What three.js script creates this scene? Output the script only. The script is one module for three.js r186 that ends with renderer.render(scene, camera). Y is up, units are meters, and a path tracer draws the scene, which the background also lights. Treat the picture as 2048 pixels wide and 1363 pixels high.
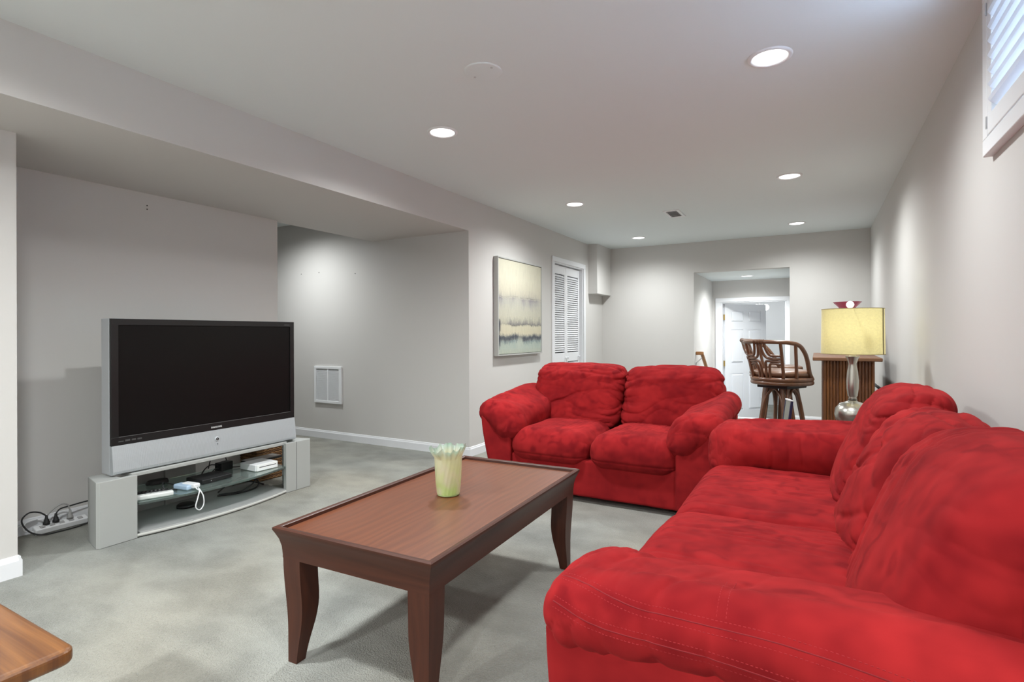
import * as THREE from 'three';
import { RoundedBoxGeometry } from 'three/addons/geometries/RoundedBoxGeometry.js';
import { mergeGeometries, toCreasedNormals } from 'three/addons/utils/BufferGeometryUtils.js';
import { FontLoader } from 'three/addons/loaders/FontLoader.js';
import { TextGeometry } from 'three/addons/geometries/TextGeometry.js';

// ---------------------------------------------------------------- camera, sky, exposure
const scene = new THREE.Scene();
const camera = new THREE.PerspectiveCamera(2 * Math.atan(681.5 / 1085.64) * 180 / Math.PI, 2048 / 1363, 0.05, 60);
camera.position.set(0, 1.15, 0);
camera.rotation.order = 'YXZ';
camera.rotation.set(0, 0.511804, -0.003592);
camera.setViewOffset(2048, 1363, 0, 14.3, 2048, 1363);
scene.background = new THREE.Color(0.56, 0.72, 0.95); scene.backgroundIntensity = 16;
const renderer = new THREE.WebGLRenderer({ antialias: true });
renderer.toneMapping = THREE.LinearToneMapping;
renderer.toneMappingExposure = 1.0;
renderer.shadowMap.enabled = true;
const CAN_POWER = 14, CAN_ANGLE = 1.42, CAN_BLEND = 1;      // candela of a recessed ceiling light, its half cone and soft edge
const CAN_COLOR = new THREE.Color(0.965, 1, 1.005);

// ---------------------------------------------------------------- helpers
const PI = Math.PI, rad = (d) => d * PI / 180;
function rng(seed) { let s = seed >>> 0; return () => { s = (s + 0x6D2B79F5) | 0; let t = Math.imul(s ^ (s >>> 15), 1 | s); t = (t + Math.imul(t ^ (t >>> 7), 61 | t)) ^ t; return ((t ^ (t >>> 14)) >>> 0) / 4294967296; }; }
const PERM = new Uint8Array(512);
{ const r = rng(77), p = [...Array(256).keys()]; for (let i = 255; i > 0; i--) { const j = Math.floor(r() * (i + 1)); [p[i], p[j]] = [p[j], p[i]]; } for (let i = 0; i < 512; i++) PERM[i] = p[i & 255]; }
const gr = (h, x, y, z) => { h &= 15; const u = h < 8 ? x : y, v = h < 4 ? y : (h === 12 || h === 14 ? x : z); return ((h & 1) ? -u : u) + ((h & 2) ? -v : v); };
function noise(x, y, z) {
  const X = Math.floor(x), Y = Math.floor(y), Z = Math.floor(z); x -= X; y -= Y; z -= Z;
  const a = X & 255, b = Y & 255, c = Z & 255, f = (t) => t * t * t * (t * (t * 6 - 15) + 10), u = f(x), v = f(y), w = f(z), P = PERM;
  const A = P[a] + b, AA = P[A & 511] + c, AB = P[(A + 1) & 511] + c, B = P[a + 1] + b, BA = P[B & 511] + c, BB = P[(B + 1) & 511] + c, L = (s, p, q) => p + s * (q - p);
  return L(w, L(v, L(u, gr(P[AA & 511], x, y, z), gr(P[BA & 511], x - 1, y, z)), L(u, gr(P[AB & 511], x, y - 1, z), gr(P[BB & 511], x - 1, y - 1, z))),
    L(v, L(u, gr(P[(AA + 1) & 511], x, y, z - 1), gr(P[(BA + 1) & 511], x - 1, y, z - 1)), L(u, gr(P[(AB + 1) & 511], x, y - 1, z - 1), gr(P[(BB + 1) & 511], x - 1, y - 1, z - 1))));
}
const fbm = (x, y, z, n = 3) => { let s = 0, a = 1, t = 0; for (let i = 0; i < n; i++) { s += a * noise(x, y, z); t += a; a *= 0.5; x = x * 2.03 + 7.1; y = y * 2.03 + 3.3; z = z * 2.03 + 1.7; } return s / t; };
const clamp = (x, a = 0, b = 1) => Math.min(b, Math.max(a, x));
const smooth = (a, b, x) => { const t = clamp((x - a) / (b - a)); return t * t * (3 - 2 * t); };
const lerp = (a, b, t) => a + (b - a) * t;
const V = (x, y, z) => new THREE.Vector3(x, y, z);

const used = {};
function numbered(n) { used[n] = (used[n] ?? -1) + 1; return used[n] ? `${n}_${String(used[n]).padStart(3, '0')}` : n; }
function shade(m) { m.castShadow = true; m.receiveShadow = true; return m; }
function part(name, g, m, parent, label) {                   // a mesh under a thing, a part or a piece of the setting
  if (Array.isArray(g)) g = merge(g);
  const o = shade(new THREE.Mesh(g, m)), same = parent.children.filter((c) => c.userData.kindName === name).length;
  o.name = same ? `${name}_${String(same).padStart(3, '0')}` : name; o.userData.kindName = name;
  if (label) o.userData.label = label;
  parent.add(o); return o;
}
function thing(name, label, category, pos = [0, 0, 0], turn = 0, group) {
  const o = new THREE.Group(); o.name = numbered(name); o.position.set(...pos); o.rotation.y = turn; scene.add(o);
  o.userData = { label, category }; if (group) o.userData.group = group; return o;
}
function struct(name, g, m) { const o = shade(new THREE.Mesh(Array.isArray(g) ? merge(g) : g, m)); o.name = name; o.userData = { kind: 'structure' }; scene.add(o); return o; }
function copy(src, label, pos, turn) { const o = src.clone(); o.name = numbered(src.name.replace(/_\d{3}$/, '')); o.userData = { ...src.userData, label }; if (pos) o.position.set(...pos); if (turn !== undefined) o.rotation.y = turn; scene.add(o); return o; }
function merge(list) {
  list = list.map((g) => { let h = g.index ? g.toNonIndexed() : g; for (const k of Object.keys(h.attributes)) if (!['position', 'normal', 'uv'].includes(k)) h.deleteAttribute(k); if (!h.attributes.uv) h.setAttribute('uv', new THREE.Float32BufferAttribute(new Float32Array(h.attributes.position.count * 2), 2)); h.morphAttributes = {}; return h; });
  return list.length > 1 ? mergeGeometries(list) : list[0];
}
// uv in metres, by the side each face looks to; along = axis that u follows where it can
function metre(g, along = 'x') {
  if (g.index) g = g.toNonIndexed();
  const p = g.attributes.position, n = g.attributes.normal, uv = new Float32Array(p.count * 2), ax = 'xyz'.indexOf(along);
  for (let i = 0; i < p.count; i += 3) {
    const c = [0, 0, 0]; for (let k = 0; k < 3; k++) { c[0] += n.getX(i + k); c[1] += n.getY(i + k); c[2] += n.getZ(i + k); }
    let d = 0; for (let k = 1; k < 3; k++) if (Math.abs(c[k]) > Math.abs(c[d])) d = k;
    let [a, b] = [0, 1, 2].filter((k) => k !== d); if (b === ax) [a, b] = [b, a];
    for (let k = 0; k < 3; k++) { const q = [p.getX(i + k), p.getY(i + k), p.getZ(i + k)]; uv[(i + k) * 2] = q[a] + (d + 1) * 0.37; uv[(i + k) * 2 + 1] = q[b] + d * 0.21; }
  }
  g.setAttribute('uv', new THREE.BufferAttribute(uv, 2)); return g;
}
const at = (g, x, y, z) => g.translate(x, y, z);
const box = (w, h, d, x = 0, y = 0, z = 0) => at(new THREE.BoxGeometry(w, h, d), x, y, z);
const span = (x0, x1, y0, y1, z0, z1) => box(x1 - x0, y1 - y0, z1 - z0, (x0 + x1) / 2, (y0 + y1) / 2, (z0 + z1) / 2);
const rbox = (w, h, d, r, x = 0, y = 0, z = 0, s = 2) => at(new RoundedBoxGeometry(w, h, d, s, Math.min(r, w / 2 - 1e-4, h / 2 - 1e-4, d / 2 - 1e-4)), x, y, z);
const rspan = (x0, x1, y0, y1, z0, z1, r) => rbox(x1 - x0, y1 - y0, z1 - z0, r, (x0 + x1) / 2, (y0 + y1) / 2, (z0 + z1) / 2);
const cyl = (r0, r1, h, x = 0, y = 0, z = 0, n = 24) => at(new THREE.CylinderGeometry(r0, r1, h, n), x, y, z);
const ball = (r, x = 0, y = 0, z = 0, n = 20) => at(new THREE.SphereGeometry(r, n, Math.ceil(n * 0.7)), x, y, z);
function tube(pts, r, n = 40, k = 8, closed = false) { return new THREE.TubeGeometry(new THREE.CatmullRomCurve3(pts.map((p) => V(...p)), closed, 'centripetal'), n, r, k, closed); }
function rod(a, b, r, k = 12, r2 = r) { const A = V(...a), B = V(...b), g = new THREE.CylinderGeometry(r2, r, A.distanceTo(B), k); g.applyQuaternion(new THREE.Quaternion().setFromUnitVectors(V(0, 1, 0), B.clone().sub(A).normalize())); const m = A.add(B).multiplyScalar(0.5); return g.translate(m.x, m.y, m.z); }
const lathe = (pts, n = 48) => new THREE.LatheGeometry(pts.map((p) => new THREE.Vector2(...p)), n);
function shape(pts) { const s = new THREE.Shape(); pts.forEach((p, i) => i ? s.lineTo(...p) : s.moveTo(...p)); s.closePath(); return s; }
function extrude(pts, depth, bevel = 0) { return new THREE.ExtrudeGeometry(pts instanceof THREE.Shape ? pts : shape(pts), { depth, bevelEnabled: bevel > 0, bevelSize: bevel, bevelThickness: bevel, bevelSegments: 2, bevelOffset: -bevel, curveSegments: 16 }); }

// ---------------------------------------------------------------- materials
const std = (c, roughness = 0.6, o = {}) => new THREE.MeshStandardMaterial({ color: new THREE.Color(...c), roughness, ...o });
const phys = (c, roughness, o) => new THREE.MeshPhysicalMaterial({ color: new THREE.Color(...c), roughness, ...o });
function texture(w, h, fn, srgb = true) {                     // fn(u, v) gives linear rgb or one grey
  const d = new Uint8Array(w * h * 4), enc = (x) => { x = clamp(x); return Math.round(255 * (srgb ? (x <= 0.0031308 ? 12.92 * x : 1.055 * x ** (1 / 2.4) - 0.055) : x)); };
  for (let j = 0; j < h; j++) for (let i = 0; i < w; i++) { const c = fn(i / w, j / h), k = (j * w + i) * 4; if (typeof c === 'number') d[k] = d[k + 1] = d[k + 2] = enc(c); else { d[k] = enc(c[0]); d[k + 1] = enc(c[1]); d[k + 2] = enc(c[2]); } d[k + 3] = 255; }
  const t = new THREE.DataTexture(d, w, h); t.wrapS = t.wrapT = THREE.RepeatWrapping; t.magFilter = THREE.LinearFilter; t.minFilter = THREE.LinearMipmapLinearFilter; t.generateMipmaps = true; if (srgb) t.colorSpace = THREE.SRGBColorSpace; t.needsUpdate = true; return t;
}
// noise that repeats over the unit square: taken on a torus-like blend of four shifted samples
function tiling(fn) { return (u, v) => { const a = smooth(0.8, 1, u), b = smooth(0.8, 1, v), m = (x, y, t) => x.map ? x.map((q, i) => q + (y[i] - q) * t) : x + (y - x) * t; return m(m(fn(u, v), fn(u - 1, v), a), m(fn(u, v - 1), fn(u - 1, v - 1), a), b); }; }
function wood(dark, light, seed, streak = 1, su = 1) {        // grain along u; the texture covers 1 m x 0.5 m
  return texture(1024, 512, tiling((u, v) => {
    const x = u * su, y = v * 0.5, w = 0.03 * fbm(x * 2.2, y * 5, seed, 2), g = fbm(x * 2.5, (y + w) * 70, seed + 3, 3), f = noise(x * 6, y * 420, seed + 9), ring = Math.sin((y + w * 2) * 160 + 3 * noise(x * 1.5, y * 8, seed + 5));
    const t = clamp(0.5 + streak * (0.55 * g + 0.18 * f + 0.16 * ring)); return dark.map((c, i) => lerp(c, light[i], t));
  }));
}
const woodMat = (tex, roughness, o = {}) => { tex.repeat.set(1, 2); return new THREE.MeshPhysicalMaterial({ map: tex, roughness, ...o }); };
const M = {};
M.wall = std([0.595, 0.58, 0.558], 0.75);
M.ceiling = std([0.735, 0.785, 0.79], 0.9);  // cool tint put into the white to offset red bounce from the sofas
M.trim = std([0.78, 0.79, 0.81], 0.4);
M.white = std([0.78, 0.79, 0.80], 0.5);
M.louvre = new THREE.MeshPhysicalMaterial({ color: new THREE.Color(0.82, 0.84, 0.86), roughness: 1, transmission: 0.3, thickness: 0 });
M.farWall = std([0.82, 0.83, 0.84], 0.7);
M.black = std([0.012, 0.012, 0.013], 0.45);
M.blackGloss = std([0.008, 0.008, 0.009], 0.25);
M.rubber = std([0.02, 0.02, 0.021], 0.6);
M.silver = std([0.52, 0.54, 0.56], 0.38, { metalness: 0.35 });
M.standGrey = std([0.40, 0.41, 0.395], 0.45, { metalness: 0.1 });
M.baseGrey = std([0.33, 0.335, 0.33], 0.35);
M.steel = std([0.55, 0.55, 0.56], 0.3, { metalness: 1 });
M.brass = std([0.6, 0.45, 0.18], 0.35, { metalness: 0.9 });
M.dark = std([0.05, 0.05, 0.05], 0.8);
M.glow = std([1, 1, 1], 0.5, { emissive: new THREE.Color(1, 0.985, 0.96), emissiveIntensity: 4 });
const carpetMap = texture(1024, 1024, tiling((u, v) => {
  const x = u * 3, y = v * 3, wx = x + 0.12 * fbm(x * 2, y * 2, 4, 2), wy = y + 0.12 * fbm(x * 2, y * 2, 8, 2);
  const b = 0.6 * fbm(wx * 1.7, wy * 2.8, 1, 2) + 0.5 * fbm(x * 5 + 0.3 * wx, y * 7.5, 9, 3), f = noise(x * 85, y * 85, 2) * 0.5 + noise(x * 160, y * 160, 3) * 0.5, t = 0.205 + 0.095 * smooth(-0.42, 0.42, b) + 0.04 * f, w = fbm(x * 1.1, y * 1.1, 21, 2);
  return [t * (0.985 + 0.09 * w), t * 0.98, t * (0.87 - 0.10 * w)];
}));
const carpetBump = texture(1024, 1024, tiling((u, v) => 0.5 + 0.3 * noise(u * 230, v * 230, 5) + 0.25 * noise(u * 120, v * 120, 6)), false);
carpetMap.repeat.set(1 / 3, 1 / 3); carpetBump.repeat.set(1, 1);
M.carpet = new THREE.MeshPhysicalMaterial({ map: carpetMap, bumpMap: carpetBump, bumpScale: 0.006, roughness: 1, sheen: 0.25, sheenRoughness: 0.7, sheenColor: new THREE.Color(0.8, 0.8, 0.75) });
M.suede = new THREE.MeshPhysicalMaterial({ vertexColors: true, roughness: 0.95, sheen: 0.3, sheenRoughness: 0.4, sheenColor: new THREE.Color(0.9, 0.12, 0.1), specularIntensity: 0.2 });
M.thread = std([0.29, 0.011, 0.015], 0.9);
M.seam = std([0.2, 0.007, 0.011], 0.9);
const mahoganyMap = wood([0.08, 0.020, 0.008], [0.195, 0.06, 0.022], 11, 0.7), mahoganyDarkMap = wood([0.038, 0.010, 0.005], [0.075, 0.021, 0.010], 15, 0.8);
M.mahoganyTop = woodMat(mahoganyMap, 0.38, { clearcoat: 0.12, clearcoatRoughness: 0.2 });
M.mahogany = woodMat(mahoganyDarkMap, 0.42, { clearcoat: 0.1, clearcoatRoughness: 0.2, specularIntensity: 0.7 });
M.oak = woodMat(wood([0.085, 0.025, 0.006], [0.23, 0.09, 0.022], 31, 1.3), 0.35, { clearcoat: 0.4, clearcoatRoughness: 0.2 });
M.rail = woodMat(wood([0.28, 0.12, 0.04], [0.45, 0.21, 0.075], 37, 0.7), 0.4);
M.barTop = woodMat(wood([0.13, 0.055, 0.022], [0.23, 0.105, 0.048], 41, 0.7), 0.6);
const bambooMaps = [[51, 1], [57, 0.82], [63, 1.15]].map(([s, k]) => wood([0.085 * k, 0.028 * k, 0.010], [0.24 * k, 0.095 * k, 0.032], s, 1));
M.bamboo = bambooMaps.map((t) => woodMat(t, 0.4));
M.rattan = woodMat(wood([0.085, 0.034, 0.015], [0.20, 0.085, 0.04], 71, 0.7), 0.35, { clearcoat: 0.5, clearcoatRoughness: 0.25 });
M.leather = phys([0.19, 0.095, 0.055], 0.35, { clearcoat: 0.2 });

// ---------------------------------------------------------------- the room
const XR = 0.571, XL = -2.845, ZB = -7.87, HC = 2.42, HS = 2.12, ZV = -4.24, XT = -4.0, ZF = 2.6, XP = -3.34, ZP = -1.105, XH = -6.3, T = 0.14;
struct('floor', [metre(span(XH, XR + 0.3, -0.08, 0, ZB - 0.06, ZF))], M.carpet);
struct('ceiling', [span(XH, XR + 0.3, HC, HC + 0.12, ZB - 0.2, ZF)], M.ceiling);
const W0 = { y0: 1.86, y1: 2.372, z0: -2.57, z1: -0.95 };      // window opening in the right wall; unseen end placed to let in more daylight
struct('wall_right', [span(XR, XR + 0.3, -0.05, W0.y0, ZB - T, ZF), span(XR, XR + 0.3, W0.y1, HC, ZB - T, ZF), span(XR, XR + 0.3, W0.y0, W0.y1, ZB - T, W0.z0), span(XR, XR + 0.3, W0.y0, W0.y1, W0.z1, ZF)], M.wall);
const OX0 = -1.5, OX1 = -0.305, OH = 2.0;
struct('wall_back', [span(XL - T, OX0, -0.5, HC, ZB - T, ZB), span(OX1, XR + 0.3, -0.5, HC, ZB - T, ZB), span(OX0, OX1, OH, HC, ZB - T, ZB)], M.wall);
const DZ0 = -7.09, DZ1 = -6.125, DH = 2.05;                    // closet door opening in the left wall
struct('wall_left', [span(XL - T, XL, 0, HC, ZB, DZ0), span(XL - T, XL, 0, HC, DZ1, ZV - T), span(XL - T, XL, DH, HC, DZ0, DZ1)], M.wall);
struct('wall_closet', [span(XL - 0.9, XL - 0.8, 0, HC, DZ0 - 0.3, DZ1 + 0.3), span(XL - 0.8, XL - T, 0, HC, DZ0 - 0.4, DZ0 - 0.3), span(XL - 0.8, XL - T, 0, HC, DZ1 + 0.3, DZ1 + 0.4)], M.wall);
const alcove = struct('wall_alcove', [span(XH, XL, 0, HC, ZV - T, ZV)], M.wall);
const tvWall = struct('wall_television', [span(XT - T, XT, 0, HC, -3.05, ZP)], M.wall);
struct('wall_pier', [span(XT - T, XP, 0, HC, ZP, ZF)], M.wall);
struct('soffit', [span(XT - 0.055, XL, HS, HC, ZV, ZF)], M.wall);
struct('wall_hall', [span(XH - T, XH, 0, HC, ZV - T, ZF)], M.wall);
struct('wall_front', [span(XH, XR + 0.3, 0, HC, ZF, ZF + T)], M.wall);
struct('bulkhead', [span(XL, -2.708, 1.718, HC, ZB, -7.29)], M.wall);
for (const [y, z] of [[2.037, -2.02], [2.012, -2.02]]) part('nail_hole', cyl(0.004, 0.004, 0.004).rotateZ(PI / 2).translate(XT + 0.001, y, z), M.dark, tvWall);
for (const [x, y] of [[-5.146, 1.842], [-4.856, 1.843], [-4.301, 1.80]]) part('nail_hole', cyl(0.005, 0.005, 0.004).rotateX(PI / 2).translate(x, y, ZV + 0.001), M.dark, alcove);
// the passage two steps down, and the bright room beyond its door
const PZ = -9.40, PF = -0.36;
struct('wall_passage', [span(OX0 - T, OX0, PF, OH + 0.1, PZ, ZB - T), span(OX1, OX1 + T, PF, OH + 0.1, PZ, ZB - T)], M.wall);
struct('ceiling_passage', [span(OX0 - T, OX1 + T, OH, OH + 0.1, PZ - 0.1, ZB - T)], M.ceiling);
const QX0 = -1.365, QX1 = -0.41, QH = 1.655;
struct('wall_passage_end', [span(OX0 - T, QX0, PF, OH, PZ - T, PZ), span(QX1, OX1 + T, PF, OH, PZ - T, PZ), span(QX0, QX1, QH, OH, PZ - T, PZ)], M.wall);
struct('floor_passage', [metre(span(OX0, OX1, PF - 0.08, PF, -12.6, -8.2)), metre(span(OX0, OX1, PF, -0.18, -8.22, ZB - 0.06)), metre(span(-3, 1.6, PF - 0.08, PF - 0.001, -12.6, PZ))], M.carpet);
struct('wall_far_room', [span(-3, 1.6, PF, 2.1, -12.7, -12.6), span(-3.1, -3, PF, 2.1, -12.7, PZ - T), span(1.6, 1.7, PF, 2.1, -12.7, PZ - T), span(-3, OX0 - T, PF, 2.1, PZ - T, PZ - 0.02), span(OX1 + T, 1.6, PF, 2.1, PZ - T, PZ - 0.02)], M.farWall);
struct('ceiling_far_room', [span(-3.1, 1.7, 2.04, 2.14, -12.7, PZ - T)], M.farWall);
struct('trim_1', [rspan(OX0, OX1, -0.02, 0.012, ZB - 0.09, ZB - 0.02, 0.008)], M.trim);        // nosing where the floor steps down

// baseboards: a moulded profile swept along the foot of each wall; n points into the room
function baseboard(name, a, b, n, h = 0.088, y = 0) {
  const L = Math.hypot(b[0] - a[0], b[1] - a[1]), p = [[0, 0], [0.014, 0], [0.014, h * 0.76], [0.009, h * 0.86], [0.007, h * 0.97], [0.004, h], [0, h]];
  const g = extrude(p, L), dx = (b[0] - a[0]) / L, dz = (b[1] - a[1]) / L, m = new THREE.Matrix4().makeBasis(V(n[0], 0, n[1]), V(0, 1, 0), V(dx, 0, dz));
  if (m.determinant() < 0) { g.scale(1, 1, -1).translate(0, 0, L); const ix = g.index; if (ix) { } else { const q = g.attributes.position, r = g.attributes.normal; for (let i = 0; i < q.count; i += 3) for (const A of [q, r]) for (const k of ['X', 'Y', 'Z']) { const u = A['get' + k](i + 1); A['set' + k](i + 1, A['get' + k](i + 2)); A['set' + k](i + 2, u); } } m.makeBasis(V(n[0], 0, n[1]), V(0, 1, 0), V(-dx, 0, -dz)).setPosition(b[0], y, b[1]); g.applyMatrix4(m); g.translate(0, 0, 0); }
  else g.applyMatrix4(m.setPosition(a[0], y, a[1]));
  return struct(name, g, M.trim);
}
baseboard('baseboard_right', [XR, ZF], [XR, ZB], [-1, 0]);
baseboard('baseboard_back', [OX1, ZB], [XR, ZB], [0, 1]);
baseboard('baseboard_back_left', [XL, ZB], [OX0, ZB], [0, 1]);
baseboard('baseboard_left', [XL, ZV], [XL, DZ1 + 0.06], [1, 0]);
baseboard('baseboard_alcove', [XH, ZV], [XL + 0.014, ZV], [0, 1]);
baseboard('baseboard_television', [XT, ZP], [XT, -3.05 - 0.014], [1, 0]);
baseboard('baseboard_pier', [XP, ZF], [XP, ZP], [1, 0], 0.1);
baseboard('baseboard_pier_end', [XT, ZP], [XP + 0.014, ZP], [0, -1], 0.1);

// ---------------------------------------------------------------- recessed ceiling lights
const canGroup = 'recessed ceiling lights';
function canLight(label, x, y, z, power = CAN_POWER, r = 0.088) {
  const t = thing('recessed_light', label, 'light', [x, y, z], 0, canGroup);
  part('trim_ring', lathe([[r * 0.86, -0.001], [r * 0.87, -0.006], [r * 0.95, -0.009], [r * 1.06, -0.006], [r * 1.09, 0.001]], 48), M.white, t);
  part('lamp_lens', lathe([[0.0001, -0.0045], [r * 0.5, -0.0042], [r * 0.87, -0.002], [r * 0.87, 0.002], [0.0001, 0.002]], 40), M.glow, t);
  const s = new THREE.SpotLight(CAN_COLOR, power, 0, CAN_ANGLE, CAN_BLEND, 2);
  s.position.set(0, -0.03, 0); s.target.position.set(0, -2, 0); s.castShadow = true; s.shadow.radius = 3.5; t.add(s); t.add(s.target);
  return t;
}
canLight('round recessed ceiling light nearest the camera, large and bright above the sofa', -0.185, HC, -2.762, CAN_POWER * 0.55);
canLight('round recessed ceiling light beside the soffit, above the coffee table', -2.05, HC, -2.765);
canLight('middle recessed light of the row along the right wall', -0.19, HC, -4.935, CAN_POWER * 0.75);
canLight('recessed ceiling light left of the ceiling air register, before the painting', -2.066, HC, -4.945, CAN_POWER * 0.85);
canLight('farthest recessed light of the left row, in front of the corner bulkhead', -2.062, HC, -7.105, CAN_POWER * 0.62);
canLight('farthest recessed light of the row along the right wall, over the bar', -0.2, HC, -7.1, CAN_POWER * 0.62);
canLight('recessed light in the low passage ceiling beyond the opening', -0.905, OH, -8.74, CAN_POWER * 0.8);
canLight('recessed light in the hall ceiling hidden behind the television wall', -4.85, HC, -3.55, CAN_POWER * 0.65);
canLight('unseen recessed ceiling light near the pier, lighting the television wall', -2.06, HC, -0.6, CAN_POWER * 1.1);  // out of view; strength set to light the television wall
canLight('unseen recessed ceiling light right above the camera near the window', -0.19, HC, -0.58, CAN_POWER * 0.5);  // out of view; dimmed so the near right wall stays even
canLight('unseen recessed ceiling light at the far left rear, lighting the room ahead', -2.06, HC, 1.55, CAN_POWER * 2.2);  // out of view behind the camera, strengthened to light the walls ahead
canLight('unseen recessed ceiling light at the far right rear, lighting the room ahead', -0.19, HC, 1.55, CAN_POWER * 2.2);  // unseen as well; its extra strength brightens the far walls

// round blank plate with two screws
{ const t = thing('blank_cover_plate', 'round white blank cover plate with two screws on the ceiling', 'cover plate', [-1.406, HC, -2.226]);
  part('plate', lathe([[0.0001, -0.005], [0.085, -0.005], [0.092, -0.003], [0.094, 0.001]], 48), M.ceiling, t);
  for (const s of [-1, 1]) part('screw', cyl(0.006, 0.006, 0.003, s * 0.06, -0.0055, s * 0.02, 12), M.steel, t); }
// ceiling air register
{ const t = thing('ceiling_register', 'white rectangular air register with dark slots in the ceiling', 'air vent', [-1.315, HC, -5.87]), w = 0.165, d = 0.36;
  part('frame', [rspan(-w / 2, w / 2, -0.008, 0.002, d / 2 - 0.035, d / 2, 0.003), rspan(-w / 2, w / 2, -0.008, 0.002, -d / 2, -d / 2 + 0.035, 0.003), span(-w / 2 + 0.0005, -w / 2 + 0.03, -0.0075, 0.002, -d / 2 + 0.033, d / 2 - 0.033), span(w / 2 - 0.03, w / 2 - 0.0005, -0.0075, 0.002, -d / 2 + 0.033, d / 2 - 0.033)], M.white, t);
  part('backing', span(-w / 2 + 0.02, w / 2 - 0.02, -0.001, 0.001, -d / 2 + 0.02, d / 2 - 0.02), M.dark, t);
  for (let i = 0; i < 5; i++) part('slat', at(box(w - 0.05, 0.002, 0.024).rotateX(0.6), 0, -0.006, -0.115 + i * 0.0575), M.white, t); }
// return air grille on the alcove wall
{ const t = thing('wall_grille', 'white return air grille with two columns of slats on the alcove wall', 'air vent', [-4.708, 0.595, ZV]), w = 0.425, h = 0.408;
  part('frame', [rspan(-w / 2, w / 2, h / 2 - 0.03, h / 2, 0, 0.02, 0.004), rspan(-w / 2, w / 2, -h / 2, -h / 2 + 0.03, 0, 0.02, 0.004), span(-w / 2 + 0.0005, -w / 2 + 0.032, -h / 2 + 0.028, h / 2 - 0.028, 0, 0.0195), span(w / 2 - 0.038, w / 2 - 0.0005, -h / 2 + 0.028, h / 2 - 0.028, 0, 0.0195), span(-0.008, 0.008, -h / 2 + 0.02, h / 2 - 0.02, 0.004, 0.016)], M.white, t);
  part('backing', span(-w / 2 + 0.02, w / 2 - 0.02, -h / 2 + 0.02, h / 2 - 0.02, 0.0005, 0.002), M.dark, t);
  const g = box(w / 2 - 0.045, 0.0018, 0.0125).rotateX(0.75);
  for (const s of [-1, 1]) for (let i = 0; i < 33; i++) { const o = part('slat', g, M.white, t); o.position.set(s * (w / 4 - 0.012), h / 2 - 0.037 - i * 0.01045, 0.0085); } }

// ---------------------------------------------------------------- doors
// closet bifold door with louvres
function casing(name, z0, z1, h, w = 0.062) {                 // around an opening in the left wall
  return struct(name, [rspan(XL, XL + 0.018, 0, h, z0 - w, z0, 0.005), rspan(XL, XL + 0.018, 0, h, z1, z1 + w, 0.005), rspan(XL, XL + 0.0185, h, h + w, z0 - w, z1 + w, 0.005), rspan(XL - T, XL + 0.001, 0, h - 0.012, z0 - 0.001, z0 + 0.018, 0.003), rspan(XL - T, XL + 0.001, 0, h - 0.012, z1 - 0.018, z1 + 0.001, 0.003), rspan(XL - T, XL + 0.001, h - 0.012, h + 0.001, z0 + 0.001, z1 - 0.001, 0.003)], M.trim);
}
casing('trim_2', DZ0, DZ1, DH);
{ const d = new THREE.Group(); d.name = 'door_1'; d.userData = { kind: 'structure' }; scene.add(d);
  const wl = (DZ1 - DZ0 - 0.05) / 2, x0 = XL - 0.06, sl = box(0.006, 0.037, wl - 0.09).rotateZ(0.72);
  for (let k = 0; k < 2; k++) {
    const za = DZ1 - 0.022 - k * (wl + 0.006), zb = za - wl, leaf = part('door_leaf', [rspan(x0 - 0.014, x0 + 0.014, 0.015, DH - 0.02, za - 0.045, za, 0.003), rspan(x0 - 0.014, x0 + 0.014, 0.015, DH - 0.02, zb, zb + 0.045, 0.003), rspan(x0 - 0.012, x0 + 0.012, DH - 0.13, DH - 0.021, zb + 0.04, za - 0.04, 0.003), rspan(x0 - 0.012, x0 + 0.012, 0.78, 0.9, zb + 0.04, za - 0.04, 0.003), rspan(x0 - 0.012, x0 + 0.012, 0.016, 0.15, zb + 0.04, za - 0.04, 0.003)], M.trim, d);
    for (const [y0, y1] of [[0.165, 0.77], [0.915, DH - 0.14]]) { const n = Math.round((y1 - y0) / 0.0285); for (let i = 0; i < n; i++) { const o = part('slat', sl, M.trim, leaf); o.position.set(x0, y0 + (i + 0.5) * (y1 - y0) / n, (za + zb) / 2); } }
    part('knob', lathe([[0.0001, 0.03], [0.012, 0.028], [0.015, 0.02], [0.008, 0.008], [0.009, 0]], 20).rotateZ(-PI / 2).translate(x0 + 0.013, 0.835, k ? za - 0.025 : zb + 0.03), M.trim, leaf);
    if (k) part('knob', lathe([[0.0001, 0.03], [0.012, 0.028], [0.015, 0.02], [0.008, 0.008], [0.009, 0]], 20).rotateZ(-PI / 2).translate(x0 + 0.013, 0.838, zb + 0.05), M.trim, leaf);
  } }
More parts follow.
